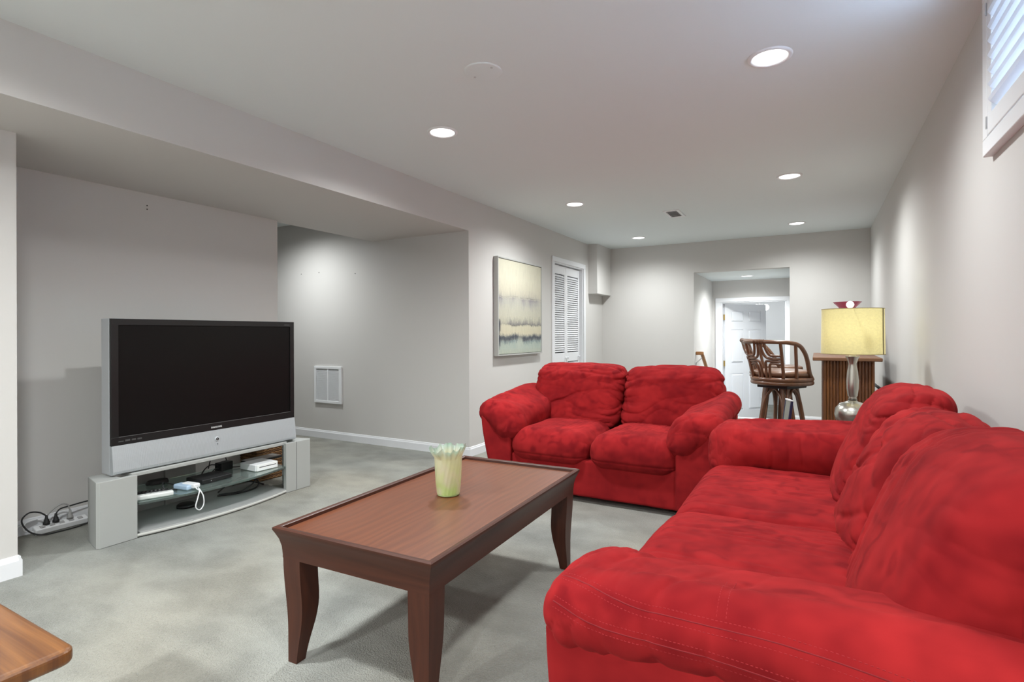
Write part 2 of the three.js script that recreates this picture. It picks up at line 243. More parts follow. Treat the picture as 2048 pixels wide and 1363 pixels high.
// six-panel door at the end of the passage, swung into the far room
struct('trim_3', [rspan(QX0 - 0.085, QX0, PF, QH, PZ, PZ + 0.018, 0.005), rspan(QX1, QX1 + 0.085, PF, QH, PZ, PZ + 0.018, 0.005), rspan(QX0 - 0.085, QX1 + 0.085, QH, QH + 0.065, PZ, PZ + 0.0185, 0.005), rspan(QX0 - 0.001, QX0 + 0.02, PF, QH - 0.015, PZ - T - 0.002, PZ + 0.002, 0.003), rspan(QX1 - 0.02, QX1 + 0.001, PF, QH - 0.015, PZ - T - 0.002, PZ + 0.002, 0.003), rspan(QX0 + 0.001, QX1 - 0.001, QH - 0.015, QH + 0.001, PZ - T - 0.002, PZ + 0.002, 0.003)], M.trim);
{ const d = new THREE.Group(); d.name = 'door_2'; d.userData = { kind: 'structure' }; d.position.set(QX0 + 0.045, PF + 0.01, PZ - T + 0.02); d.rotation.y = rad(49); scene.add(d);
  const w = 0.86, h = QH - PF - 0.035, st = 0.115, mid = 0.1, rows = [[0.22, 0.83], [1.0, 1.56], [1.68, h - 0.11]];
  const bits = [span(0, st, 0, h, -0.035, 0), span(w - st, w, 0, h, -0.035, 0), span(0.05, w - 0.05, 0.05, h - 0.05, -0.027, -0.008)];
  let y = 0; for (const [a, b] of rows) { bits.push(span(st, w - st, y, a, -0.035, 0), span(w / 2 - mid / 2, w / 2 + mid / 2, a, b, -0.035, 0)); y = b; } bits.push(span(st, w - st, y, h, -0.035, 0));
  const leaf = part('door_leaf', bits, M.trim, d);
  for (const [a, b] of rows) for (const [x0, x1] of [[st, w / 2 - mid / 2], [w / 2 + mid / 2, w - st]]) part('panel', extrude([[x0 + 0.02, a + 0.02], [x1 - 0.02, a + 0.02], [x1 - 0.02, b - 0.02], [x0 + 0.02, b - 0.02]], 0.012, 0.011).translate(0, 0, -0.0125), M.trim, leaf);
  part('door_handle', [lathe([[0.0001, 0.06], [0.022, 0.055], [0.027, 0.04], [0.012, 0.02], [0.012, 0.006], [0.03, 0.005], [0.03, 0]], 24).rotateX(PI / 2).translate(w - 0.065, 0.92, 0)], M.brass, leaf);
  for (const yy of [0.25, 1.0, 1.76]) part('hinge', [cyl(0.007, 0.007, 0.09, -0.012, yy, 0.004, 12), span(-0.03, 0.0, yy - 0.045, yy + 0.045, -0.004, 0.0)], M.brass, leaf); }
// ceiling light of the far room
{ const t = thing('ceiling_lamp', 'cluster of glowing white globes seen above the half open door', 'lamp', [-0.93, 1.62, -11]);
  part('stem', [cyl(0.02, 0.02, 0.4, 0, 0.22, 0), cyl(0.08, 0.08, 0.03, 0, 0.4, 0), cyl(0.06, 0.05, 0.05, 0, 0.03, 0)], M.white, t);
  for (let i = 0; i < 4; i++) { const a = i * PI / 2 + 0.3; part('globe', ball(0.055, 0.12 * Math.cos(a), 0.0, 0.12 * Math.sin(a)), M.glow, t); }
  const p = new THREE.PointLight(CAN_COLOR, 3.2, 0, 2); p.position.set(0, -0.1, 0); p.castShadow = true; p.shadow.radius = 4; t.add(p); }
// handrail on the passage wall
{ const t = thing('handrail', 'honey wood handrail with a metal bracket at the passage opening', 'handrail', [OX0, 0, -7.95]);
  part('rail', metre(rod([0.08, 0.866, -0.055], [0.08, 0.30, -0.98], 0.024, 14), 'z'), M.rail, t);
  part('rail_return', metre(rspan(0.0, 0.104, 0.842, 0.889, -0.082, -0.032, 0.012)), M.rail, t);
  part('bracket', [rod([0.0, 0.72, -0.05], [0.075, 0.80, -0.1], 0.006, 8), cyl(0.025, 0.025, 0.006).rotateZ(PI / 2).translate(0.003, 0.72, -0.05)], M.steel, t); }

// ---------------------------------------------------------------- window with plantation shutters, high on the right wall
{ const w = new THREE.Group(); w.name = 'window_1'; w.userData = { kind: 'structure' }; scene.add(w);
  const { y0, y1, z0, z1 } = W0, X = XR;
  part('window_frame', [rspan(X - 0.03, X + 0.002, y0 - 0.06, y0, z0 - 0.06, z1 + 0.06, 0.004), rspan(X - 0.03, X + 0.002, y1, y1 + 0.046, z0 - 0.06, z1 + 0.06, 0.004), rspan(X - 0.0295, X + 0.002, y0, y1, z0 - 0.06, z0, 0.004), rspan(X - 0.0295, X + 0.002, y0, y1, z1, z1 + 0.06, 0.004), span(X + 0.2, X + 0.24, y0 + 0.04, y1 - 0.04, z0, z0 + 0.04), span(X + 0.2, X + 0.24, y0 + 0.04, y1 - 0.04, z1 - 0.04, z1), span(X + 0.2, X + 0.24, y0, y0 + 0.04, z0, z1), span(X + 0.2, X + 0.24, y1 - 0.04, y1, z0, z1)], M.white, w);
  part('pane', span(X + 0.218, X + 0.222, y0, y1, z0, z1), phys([0.96, 0.98, 1], 0.02, { transmission: 1, thickness: 0 }), w);
  for (let k = 0; k < 2; k++) {
    const a = z0 + 0.006 + k * (z1 - z0) / 2, b = a + (z1 - z0) / 2 - 0.01, sh = part('shutter', [rspan(X - 0.03, X + 0.0, y0 + 0.004, y1 - 0.004, a, a + 0.05, 0.004), rspan(X - 0.03, X, y0 + 0.004, y1 - 0.004, b - 0.05, b, 0.004), rspan(X - 0.029, X - 0.001, y0 + 0.005, y0 + 0.075, a + 0.045, b - 0.045, 0.004), rspan(X - 0.029, X - 0.001, y1 - 0.075, y1 - 0.005, a + 0.045, b - 0.045, 0.004)], M.white, w);
    for (let i = 0; i < 7; i++) { const o = part('slat', extrude([[-0.031, 0], [-0.02, 0.0045], [0, 0.0055], [0.02, 0.0045], [0.031, 0], [0.02, -0.0045], [0, -0.0055], [-0.02, -0.0045]], b - a - 0.104), M.louvre, sh); o.rotation.z = -0.62; o.position.set(X - 0.015, y0 + 0.101 + i * 0.0515, a + 0.052); }
    for (const y of [y0 + 0.03, y1 - 0.07]) part('hinge', [cyl(0.0035, 0.0035, 0.045, X - 0.031, y + 0.02, a - 0.003, 10)], M.steel, sh);
  } }

// ---------------------------------------------------------------- soft shapes: a distance field meshed with surface nets
function sdfMesh(f, lo, hi, h, color) {
  const n = [0, 1, 2].map((i) => Math.ceil((hi[i] - lo[i]) / h) + 1), [nx, ny, nz] = n, B = 4, vals = new Float32Array(nx * ny * nz).fill(NaN), I = (i, j, k) => (k * ny + j) * nx + i;
  const val = (i, j, k) => { const q = I(i, j, k); let v = vals[q]; if (v !== v) v = vals[q] = f(lo[0] + i * h, lo[1] + j * h, lo[2] + k * h); return v; };
  const vid = new Int32Array(nx * ny * nz).fill(-1), pos = [], cells = [];
  for (let bk = 0; bk < nz - 1; bk += B) for (let bj = 0; bj < ny - 1; bj += B) for (let bi = 0; bi < nx - 1; bi += B) {
    if (Math.abs(f(lo[0] + (bi + B / 2) * h, lo[1] + (bj + B / 2) * h, lo[2] + (bk + B / 2) * h)) > B * h * 1.5) continue;
    for (let k = bk; k < Math.min(bk + B, nz - 1); k++) for (let j = bj; j < Math.min(bj + B, ny - 1); j++) for (let i = bi; i < Math.min(bi + B, nx - 1); i++) {
      const c = []; let m = 0; for (let q = 0; q < 8; q++) { c[q] = val(i + (q & 1), j + ((q >> 1) & 1), k + (q >> 2)); if (c[q] < 0) m |= 1 << q; }
      if (m === 0 || m === 255) continue;
      let x = 0, y = 0, z = 0, cnt = 0;
      for (let a = 0; a < 8; a++) for (const bit of [1, 2, 4]) if (!(a & bit)) { const b = a | bit; if ((c[a] < 0) !== (c[b] < 0)) { const t = c[a] / (c[a] - c[b]); x += (a & 1) + (bit === 1 ? t : 0); y += ((a >> 1) & 1) + (bit === 2 ? t : 0); z += (a >> 2) + (bit === 4 ? t : 0); cnt++; } }
      vid[I(i, j, k)] = pos.length / 3; pos.push(lo[0] + (i + x / cnt) * h, lo[1] + (j + y / cnt) * h, lo[2] + (k + z / cnt) * h); cells.push(i, j, k);
    }
  }
  const idx = [], quad = (a, b, c, d, flip) => { if (a < 0 || b < 0 || c < 0 || d < 0) return; flip ? idx.push(a, c, b, a, d, c) : idx.push(a, b, c, a, c, d); };
  for (let q = 0; q < cells.length; q += 3) {
    const i = cells[q], j = cells[q + 1], k = cells[q + 2], v0 = val(i, j, k) < 0;
    if (j && k && v0 !== (val(i + 1, j, k) < 0)) quad(vid[I(i, j - 1, k - 1)], vid[I(i, j, k - 1)], vid[I(i, j, k)], vid[I(i, j - 1, k)], !v0);
    if (i && k && v0 !== (val(i, j + 1, k) < 0)) quad(vid[I(i - 1, j, k - 1)], vid[I(i - 1, j, k)], vid[I(i, j, k)], vid[I(i, j, k - 1)], !v0);
    if (i && j && v0 !== (val(i, j, k + 1) < 0)) quad(vid[I(i - 1, j - 1, k)], vid[I(i, j - 1, k)], vid[I(i, j, k)], vid[I(i - 1, j, k)], !v0);
  }
  const N = pos.length / 3, nor = new Float32Array(N * 3), col = color ? new Float32Array(N * 3) : null, e = h * 0.4;
  for (let v = 0; v < N; v++) {
    let [x, y, z] = [pos[v * 3], pos[v * 3 + 1], pos[v * 3 + 2]], gx, gy, gz, l;
    for (let it = 0; it < 2; it++) { const d = f(x, y, z); gx = (f(x + e, y, z) - f(x - e, y, z)) / (2 * e); gy = (f(x, y + e, z) - f(x, y - e, z)) / (2 * e); gz = (f(x, y, z + e) - f(x, y, z - e)) / (2 * e); l = gx * gx + gy * gy + gz * gz || 1; if (it === 0) { const s = clamp(d / Math.max(l, 0.3), -h * 0.6, h * 0.6); x -= gx * s; y -= gy * s; z -= gz * s; } }
    l = Math.sqrt(l); pos[v * 3] = x; pos[v * 3 + 1] = y; pos[v * 3 + 2] = z; nor[v * 3] = gx / l; nor[v * 3 + 1] = gy / l; nor[v * 3 + 2] = gz / l;
    if (col) { const c = color(x, y, z); col[v * 3] = c[0]; col[v * 3 + 1] = c[1]; col[v * 3 + 2] = c[2]; }
  }
  const g = new THREE.BufferGeometry(); g.setAttribute('position', new THREE.Float32BufferAttribute(pos, 3)); g.setAttribute('normal', new THREE.BufferAttribute(nor, 3)); g.setAttribute('uv', new THREE.BufferAttribute(new Float32Array(N * 2), 2)); if (col) g.setAttribute('color', new THREE.BufferAttribute(col, 3)); g.setIndex(idx); return g;
}
const rb = (x, y, z, hx, hy, hz, r) => { const a = Math.abs(x) - hx + r, b = Math.abs(y) - hy + r, c = Math.abs(z) - hz + r; return Math.hypot(Math.max(a, 0), Math.max(b, 0), Math.max(c, 0)) + Math.min(Math.max(a, b, c), 0) - r; };
const smin = (a, b, k) => { const h = clamp(0.5 + 0.5 * (b - a) / k); return b + (a - b) * h - k * h * (1 - h); };
const gauss = (x, w) => Math.exp(-(x * x) / (w * w));
const ridge = (n, k) => (1 - Math.min(1, Math.abs(n) * 2.2)) ** k;
// the nap of the microsuede: brushed lighter and darker
function nap(seed, str = 1) {
  return (x, y, z) => {
    const a = fbm(x * 4.2 + seed, y * 4.2, z * 4.2, 3), b = noise(x * 13, y * 13 + seed, z * 13), c = noise(x * 31 + seed, y * 31, z * 31), p = smooth(0.05, 0.5, noise(x * 9 + 2.5 * a, y * 9 + seed * 2, z * 9 + 2 * b)) * smooth(-0.2, 0.3, a + 0.15);
    const t = clamp(0.52 + 0.8 * str * (0.62 * a + 0.24 * b + 0.16 * c - 0.34 * p), 0, 1);
    return [lerp(0.11, 0.40, t), lerp(0.003, 0.021, t), lerp(0.006, 0.022, t)];
  };
}

// Sofas. Own axes: x along the seat, z towards the sitter's feet (0 at the front of the arms), y up. S = half the seat's width.
const D0 = -0.95;
function armField(S, s, o) {                                   // the pillow laid over an arm, s = side
  return (X, y, z) => {
    const x = X * s - S, sag = -o.sag * clamp((z + 0.85) / 0.9) - 0.02 * smooth(-0.7, -0.95, z) - 0.02 * smooth(-0.26, -0.02, z), front = smooth(-0.3, 0, z);
    // leaning oval: from the low inner edge to the high outer edge
    const ax = 0.045, ay = 0.535 + sag * 0.6, bx = 0.19, by = o.top + sag, px = x - ax, py = y - ay, t = clamp((px * (bx - ax) + py * (by - ay)) / ((bx - ax) ** 2 + (by - ay) ** 2)), r = lerp(0.128, o.rout, t) + 0.003 * Math.sin(z * 9 + 1);
    const dz = z - clamp(z, -0.80, 0.012 - r); let d = Math.hypot(px - t * (bx - ax), py - t * (by - ay), dz) - r;
    // the lobe that hangs over the inner front corner
    const u = clamp((y - 0.445) / 0.12), lx = 0.012 + 0.06 * u, lz = -0.085; d = smin(d, Math.hypot(x - lx, y - (0.465 + 0.075 * u), z - lz) - 0.092, 0.09);
    let w = 0;
    for (const [z0, wd, am, tilt, c] of o.folds) { const q = z - z0 - tilt * (x - 0.1) + 0.02 * noise(x * 6, y * 6, c); w += 0.45 * am * gauss(q, wd) * smooth(-0.15, 0.35, noise(x * 5 + c, y * 5, c * 1.7) + 0.25); }
    w += 0.0032 * ridge(noise(x * 6 + o.seed, y * 6, z * 16), 2) * (0.4 + front) + 0.0028 * ridge(noise(x * 11, y * 11 + o.seed, z * 26), 3) * front;
    w += 0.006 * fbm(x * 5 + o.seed, y * 5, z * 5, 2);
    return d + w;
  };
}
function seatField(lo, hi, o) {
  const cx = (lo + hi) / 2, hw = (hi - lo) / 2 + 0.001;
  return (X, y, z) => {
    const x = X - cx, crown = o.crown * (1 - Math.min(1, (x / hw) ** 2) * 0.75) * smooth(0.12, -0.12, z) * smooth(0.25, 0.4, y);
    const ax = Math.abs(x) - hw + 0.125, az = Math.abs(z + 0.31) - 0.335 + 0.125, d2 = Math.hypot(Math.max(ax, 0), Math.max(az, 0)) + Math.min(Math.max(ax, az), 0) - 0.125, q = d2 + 0.1, qy = Math.abs(y - 0.345 - crown * 0.5) - 0.005 - crown * 0.5;
    let d = Math.hypot(Math.max(q, 0), Math.max(qy, 0)) + Math.min(Math.max(q, qy), 0) - 0.1;
    const edge = gauss(Math.abs(x) - hw, 0.07), top = smooth(0.38, 0.44, y);
    d += 0.004 * ridge(noise(x * 22 + o.seed, y * 6, z * 3.2), 2) * top + 0.005 * ridge(noise(x * 8, y * 8 + o.seed, z * 8), 2) * edge + 0.007 * fbm(x * 4 + o.seed, y * 4, z * 4, 2);
    d += 0.006 * gauss(y - 0.305 - 0.004 * noise(x * 9, 1, o.seed), 0.005) * smooth(-0.05, 0, z);      // welt along the lower front
    return d;
  };
}
function backField(lo, hi, o) {
  return (X, y, z) => {
    const L = typeof lo === 'function' ? lo(y) : lo, H = typeof hi === 'function' ? hi(y) : hi, cx = (L + H) / 2, hw = (H - L) / 2 + 0.006, x = X - cx;
    const zc = -0.665 - 0.41 * (y - 0.43), zz = z - zc, u = x / hw, v = (y - 0.67) / 0.25, bul = 0.035 * (1 - Math.min(1, u * u)) * (1 - Math.min(1, v * v * 0.8)), drop = 0.012 * u * u;
    let d = rb(x, y - 0.66 + drop, zz, hw, 0.255 + o.tall, 0.122 + bul, 0.102) * 0.93;
    const eL = gauss(x + hw, 0.13), eH = gauss(x - hw, 0.13), edge = Math.max(eL * o.puck[0], eH * o.puck[1]), top = smooth(0.70, 0.88, y);
    const q = y * 26 + 5 * x * (x > 0 ? 1 : -1) + 2.5 * noise(x * 4, y * 5, o.seed);
    d += 0.012 * edge * ridge(noise(x * 3.5, q * 0.55, z * 4 + o.seed), 2) + (o.loose ?? 0.006) * ridge(noise(x * 2.6 + o.seed, q * 0.42, z * 3), 2) + (o.side ?? 0) * ridge(noise((x + 0.35 * y) * 15, y * 2.2 + o.seed, 3), 2) * gauss(x + hw - 0.12, 0.14);
    d += (o.ridges ?? 0.007) * top * ridge(noise(x * 3 + o.seed, y * 9, z * 17), 2) + 0.010 * fbm(x * 3.3 + o.seed, y * 3.3, z * 3.3, 2);
    for (const [x0, y0, sl, wd, am, ln] of o.folds ?? []) d += am * gauss((y - y0 - sl * (x - x0) + 0.02 * noise(x * 7, z * 7, o.seed)), wd) * gauss(x - x0, ln);
    return d;
  };
}
function makeSofa(t, S, seats, backs, o) {
  const h = o.cell, red = (sd) => nap(sd, 1);
  // base and inner frame
  part('base', sdfMesh((x, y, z) => rb(x, y - 0.165, z + 0.49, S + 0.02, 0.125, 0.46, 0.018) + 0.004 * fbm(x * 4, y * 4, z * 4, 2), [-S - 0.05, 0.02, D0 - 0.05], [S + 0.05, 0.32, 0], h * 1.3, nap(3 + o.seed, 0.6)), M.suede, t);
  part('back_frame', sdfMesh((x, y, z) => rb(x, y - 0.41, z - D0 - 0.09 + 0.0 * y, S + 0.16, 0.37, 0.085, 0.05), [-S - 0.2, 0.02, D0 - 0.03], [S + 0.2, 0.8, D0 + 0.22], h * 1.6, nap(5 + o.seed, 0.6)), M.suede, t);
  for (const s of [-1, 1]) {
    const top = (x) => 0.40 + 0.16 * smooth(0.0, 0.2, x);
    part('arm', sdfMesh((X, y, z) => { const x = X * s - S, fl = 0.075 * smooth(0.05, 0.55, y); const a = rb(x - 0.07 - fl * 0.5, y - 0.3, z + 0.478, 0.07 + 0.02 + fl * 0.5, 0.255, 0.478, 0.022); return Math.max(a, (y - top(x)) * 0.7) + 0.003 * fbm(x * 5, y * 5, z * 5, 2); }, [s > 0 ? S - 0.08 : -S - 0.3, 0.02, D0 - 0.04], [s > 0 ? S + 0.3 : -S + 0.08, 0.62, 0.04], h, nap(7 + o.seed + s, 0.7)), M.suede, t);
    const f = armField(S, s, { folds: o.armFolds, seed: o.seed + s * 2.3, top: o.armTop, sag: o.sag, rout: o.rout });
    const a = part('arm_pillow', sdfMesh(f, [s > 0 ? S - 0.16 : -S - 0.36, 0.3, D0 - 0.06], [s > 0 ? S + 0.36 : -S + 0.16, 0.78, 0.06], h * 0.9, nap(9 + o.seed + s)), M.suede, t);
    if (o.stitch && s > 0) stitching(a, f, S);
  }
  const w = 2 * S / seats;
  for (let i = 0; i < seats; i++) part('seat_cushion', sdfMesh(seatField(-S + i * w, -S + (i + 1) * w, { crown: o.crown[i], seed: o.seed + i * 4.7 }), [-S + i * w - 0.03, 0.2, -0.7], [-S + (i + 1) * w + 0.03, 0.54, 0.06], h * 0.9, nap(13 + o.seed + i * 3)), M.suede, t);
  backs.forEach((b, i) => part('back_cushion', sdfMesh(backField(b.lo, b.hi, { tall: 0, puck: [1, 1], seed: o.seed + i * 5.3 + 1, ...b }), [b.x0 - 0.06, 0.34, D0 - 0.14], [b.x1 + 0.06, 1.02, -0.45], h * 0.9, nap(17 + o.seed + i * 3)), M.suede, t));
  for (const sx of [-1, 1]) for (const z of [-0.08, D0 + 0.1]) part('foot', cyl(0.03, 0.025, 0.05, sx * (S + 0.02), 0.025, z, 16), M.black, t);
}
// double rows of stitches along the outer face of the near arm
function stitching(a, f, S) {
  const hit = (ox, oy, oz, dx, dy, dz) => { let q = 0.02; for (let i = 0; i < 60; i++) { const d = f(ox + dx * q, oy + dy * q, oz + dz * q); if (d > -0.0006) break; q += Math.max(0.0008, -d * 0.7); } return V(ox + dx * q, oy + dy * q, oz + dz * q); };
  const row = (phi) => { const pts = []; for (let z = -0.012; z > -0.9; z -= 0.008) { const p = typeof phi === 'function' ? phi(z) : phi; pts.push(hit(S + 0.125, 0.545, Math.min(z, -0.03), Math.cos(p), Math.sin(p), z > -0.03 ? 0.4 : 0)); } return pts; };
  const lines = [(z) => 0.62 + 0.28 * smooth(-0.22, 0, z) - 0.22 * smooth(-0.4, -0.85, z), (z) => 0.30 + 0.2 * smooth(-0.15, 0, z) - 0.2 * smooth(-0.3, -0.8, z)], dash = [];
  const put = (A, B, r) => { const g = new THREE.CylinderGeometry(r, r, A.distanceTo(B), 5); g.applyQuaternion(new THREE.Quaternion().setFromUnitVectors(V(0, 1, 0), B.clone().sub(A).normalize())); const m = A.clone().add(B).multiplyScalar(0.5); return g.translate(m.x, m.y, m.z); };
  for (const ph of lines) {
    const c = row(ph); part('seam', new THREE.TubeGeometry(new THREE.CatmullRomCurve3(c), 220, 0.0013, 6), M.seam, a);
    for (const e of [-0.07, 0.07]) { const p = new THREE.CatmullRomCurve3(row((z) => ph(z) + e)), L = p.getLength(), n = Math.floor(L / 0.0075); for (let i = 0; i < n; i++) dash.push(put(p.getPointAt((i + 0.2) / n), p.getPointAt((i + 0.75) / n), 0.0008)); }
  }
  for (const dz of [0, -0.016]) { const pts = []; for (let p = 0.72; p < 1.75; p += 0.03) pts.push(hit(S + 0.125, 0.545, -0.345 + dz, Math.cos(p), Math.sin(p), 0)); const c = new THREE.CatmullRomCurve3(pts), n = Math.floor(c.getLength() / 0.0075); for (let i = 0; i < n; i++) dash.push(put(c.getPointAt((i + 0.2) / n), c.getPointAt((i + 0.75) / n), 0.0008)); }
  const st = part('stitches', dash, M.thread, a); st.userData.kind = 'stuff';
}
{ const t = thing('loveseat', 'red microsuede two-seat loveseat facing the camera beyond the coffee table', 'sofa', [-1.355, 0, -3.42]), S = 0.605;
  makeSofa(t, S, 2, [
    { lo: -0.745, hi: 0.03, x0: -0.745, x1: 0.03, tall: -0.005, puck: [0.7, 1.3], folds: [[-0.1, 0.62, 0.35, 0.012, 0.012, 0.2], [-0.5, 0.56, -0.5, 0.012, 0.008, 0.2]] },
    { lo: 0.03, hi: 0.76, x0: 0.03, x1: 0.76, tall: -0.01, puck: [1.3, 0.7], folds: [[0.25, 0.62, -0.12, 0.012, 0.010, 0.25], [0.4, 0.80, 0.06, 0.012, 0.008, 0.3]] }],
    { cell: 0.0105, seed: 2.1, crown: [0.035, 0.04], armTop: 0.648, sag: 0.07, rout: 0.088, armFolds: [[-0.16, 0.02, 0.010, 0.6, 1.2], [-0.27, 0.018, 0.008, -0.4, 2.2], [-0.42, 0.02, 0.008, 0.4, 3.1], [-0.07, 0.02, 0.010, -0.8, 4.4]] }); }
{ const t = thing('sofa', 'long red microsuede sofa along the right wall with its near arm filling the corner', 'sofa', [-0.5, 0, -2.185], -PI / 2), S = 0.935;
  makeSofa(t, S, 2, [
    { lo: -0.97, hi: -0.315, x0: -0.97, x1: -0.315, tall: 0.012, puck: [0.6, 1], folds: [[-0.45, 0.86, 0.25, 0.016, 0.012, 0.2]] },
    { lo: -0.315, hi: 0.345, x0: -0.315, x1: 0.345, tall: -0.018, loose: 0.005, side: 0.004, puck: [1.2, 1], folds: [[0.0, 0.80, -0.5, 0.02, 0.018, 0.2], [0.1, 0.56, 0.25, 0.016, 0.009, 0.16], [-0.05, 0.70, 0.6, 0.02, 0.012, 0.16]] },
    { lo: 0.345, hi: 1.06, x0: 0.345, x1: 1.06, tall: 0.015, loose: 0.002, ridges: 0.003, side: 0.007, puck: [0.5, 0.15], folds: [[0.46, 0.86, 0.5, 0.03, 0.006, 0.08], [0.9, 0.50, -0.3, 0.02, 0.016, 0.1]] }],
    { cell: 0.0085, seed: 8.4, crown: [0.025, 0.075], armTop: 0.612, sag: 0.022, rout: 0.082, stitch: true, armFolds: [[-0.13, 0.012, 0.010, 0.35, 1.9], [-0.215, 0.012, 0.012, 0.5, 2.6], [-0.30, 0.011, 0.010, 0.45, 3.7], [-0.385, 0.010, 0.013, 0.3, 5.1], [-0.56, 0.02, 0.008, 0.4, 6.0]] }); }

// ---------------------------------------------------------------- coffee table
{ const t = thing('coffee_table', 'reddish brown wooden coffee table with a raised tray rim and curved legs', 'table', [-1.345, 0, -1.876], rad(2)), W = 0.338, L = 0.622, H = 0.48;
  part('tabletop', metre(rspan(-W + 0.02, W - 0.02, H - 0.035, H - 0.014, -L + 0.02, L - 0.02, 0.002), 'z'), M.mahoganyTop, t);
  // flared apron with a rim: a profile (outwards, up) mitred round the four sides
  const prof = [[-0.024, H - 0.014], [-0.022, H - 0.003], [-0.016, H], [-0.006, H + 0.001], [0.001, H - 0.003], [0.001, H - 0.010], [-0.006, H - 0.024], [-0.015, H - 0.045], [-0.021, H - 0.07], [-0.0235, H - 0.1], [-0.0235, H - 0.112], [-0.045, H - 0.112], [-0.045, H - 0.03]];
  const side = (w, l, turn) => { const P = [], n = prof.length, q = []; for (const [o, y] of prof) P.push([w + o, y, -(l + o)], [w + o, y, l + o]); for (let i = 0; i < n; i++) { const j = (i + 1) % n, A = P[2 * i], B = P[2 * i + 1], C = P[2 * j + 1], E = P[2 * j]; q.push(...A, ...C, ...B, ...A, ...E, ...C); } let g = new THREE.BufferGeometry(); g.setAttribute('position', new THREE.Float32BufferAttribute(q, 3)); g.computeVertexNormals(); g = toCreasedNormals(g, 0.5); return metre(g, 'z').rotateY(turn); };
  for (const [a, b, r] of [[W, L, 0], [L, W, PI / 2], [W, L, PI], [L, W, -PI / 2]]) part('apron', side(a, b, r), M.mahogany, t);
  // sabre legs: square, bowed out towards the corner and tapering
  for (const sx of [-1, 1]) for (const sz of [-1, 1]) {
    const y0 = H - 0.112, R = [], n = 14;
    for (let i = 0; i <= n; i++) { const u = i / n, y = y0 * (1 - u), o0 = -0.0245 - 0.011 * smooth(0, 0.7, u) + 0.0 * smooth(0.5, 1, u), w = 0.081 - 0.008 * u - 0.034 * smooth(0.35, 1.08, u); R.push([y, o0, o0 - w]); }
    const q = [], V4 = ([y, o, i]) => [[o, y, o], [i, y, o], [i, y, i], [o, y, i]];
    const cnr = (p) => [sx * (W + p[0]), p[1], sz * (L + p[2])];
    for (let k = 0; k < n; k++) { const A = V4(R[k]).map(cnr), B = V4(R[k + 1]).map(cnr); for (let e = 0; e < 4; e++) { const f = (e + 1) % 4, tri = [A[e], B[e], B[f], A[e], B[f], A[f]]; if (sx * sz < 0) tri.reverse(); q.push(...tri.flat()); } }
    const Bt = V4(R[n]).map(cnr), cap = [Bt[0], Bt[2], Bt[1], Bt[0], Bt[3], Bt[2]]; if (sx * sz < 0) cap.reverse(); q.push(...cap.flat());
    let g = new THREE.BufferGeometry(); g.setAttribute('position', new THREE.Float32BufferAttribute(q, 3)); g.computeVertexNormals(); g = toCreasedNormals(g, 0.6);
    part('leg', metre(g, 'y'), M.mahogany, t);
  } }
// glass vase with a ruffled rim
{ const t = thing('glass_vase', 'yellow green swirled glass vase with a ruffled rim on the coffee table', 'vase', [-1.373, 0.4665, -1.885]);
  const NU = 180, NV = 60, P = [], C = [], idx = [], Ht = 0.2;
  const rimH = (a) => 0.005 * Math.sin(a * 3 + 0.6) + 0.006 * Math.sin(a * 5 + 1) + 0.004 * Math.sin(a * 11) + 0.0035 * Math.sin(a * 19 + 2) + 0.026 * gauss(Math.atan2(Math.sin(a + 0.45), Math.cos(a + 0.45)), 0.3);
  for (let j = 0; j <= NV; j++) for (let i = 0; i <= NU; i++) {
    const a = i / NU * 2 * PI, v = j / NV, top = smooth(0.78, 1, v), y = v * Ht + rimH(a) * smooth(0.6, 1, v), base = v < 0.05 ? 0.041 + 0.007 * Math.sqrt(clamp(v / 0.05)) : 0.0475 + 0.017 * v + 0.0015 * Math.sin(v * 6);
    const r = base + top * (0.013 + 0.004 * Math.sin(a * 4 + 0.7) + 0.004 * Math.sin(a * 9) + 0.003 * Math.sin(a * 17 + 1)) + 0.0003 * Math.sin(a * 20 + v * 14);
    P.push(r * Math.cos(a), y, r * Math.sin(a));
    const sw = 0.5 + 0.5 * Math.sin(a * 2 - v * 7 + 2.5 * noise(Math.cos(a) * 2, v * 4, Math.sin(a) * 2)), n = 0.5 + 0.5 * fbm(Math.cos(a) * 3, v * 5, Math.sin(a) * 3, 3), g = smooth(0.8, 1, v);
    const c = [lerp(lerp(0.76, 0.60, sw * (1 - v)), 0.30 + 0.5 * n, g), lerp(0.73, 0.58 + 0.2 * n, g), lerp(lerp(0.46 + 0.14 * n, 0.30, sw * (1 - v)), 0.46 + 0.25 * n, g)]; C.push(...c);
  }
  for (let j = 0; j < NV; j++) for (let i = 0; i < NU; i++) { const a = j * (NU + 1) + i, b = a + 1, c = a + NU + 1, d = c + 1; idx.push(a, c, b, b, c, d); }
  const g = new THREE.BufferGeometry(); g.setAttribute('position', new THREE.Float32BufferAttribute(P, 3)); g.setAttribute('color', new THREE.Float32BufferAttribute(C, 3)); g.setAttribute('uv', new THREE.Float32BufferAttribute(new Float32Array(P.length / 3 * 2), 2)); g.setIndex(idx); g.computeVertexNormals();
  part('body', g, new THREE.MeshPhysicalMaterial({ vertexColors: true, roughness: 0.32, transmission: 0.5, thickness: 0, ior: 1.5 }), t);
  part('foot', lathe([[0.0001, 0], [0.044, 0], [0.048, 0.004], [0.046, 0.012], [0.0001, 0.012]], 40), phys([0.5, 0.62, 0.3], 0.15, { transmission: 0.4, thickness: 0 }), t); }

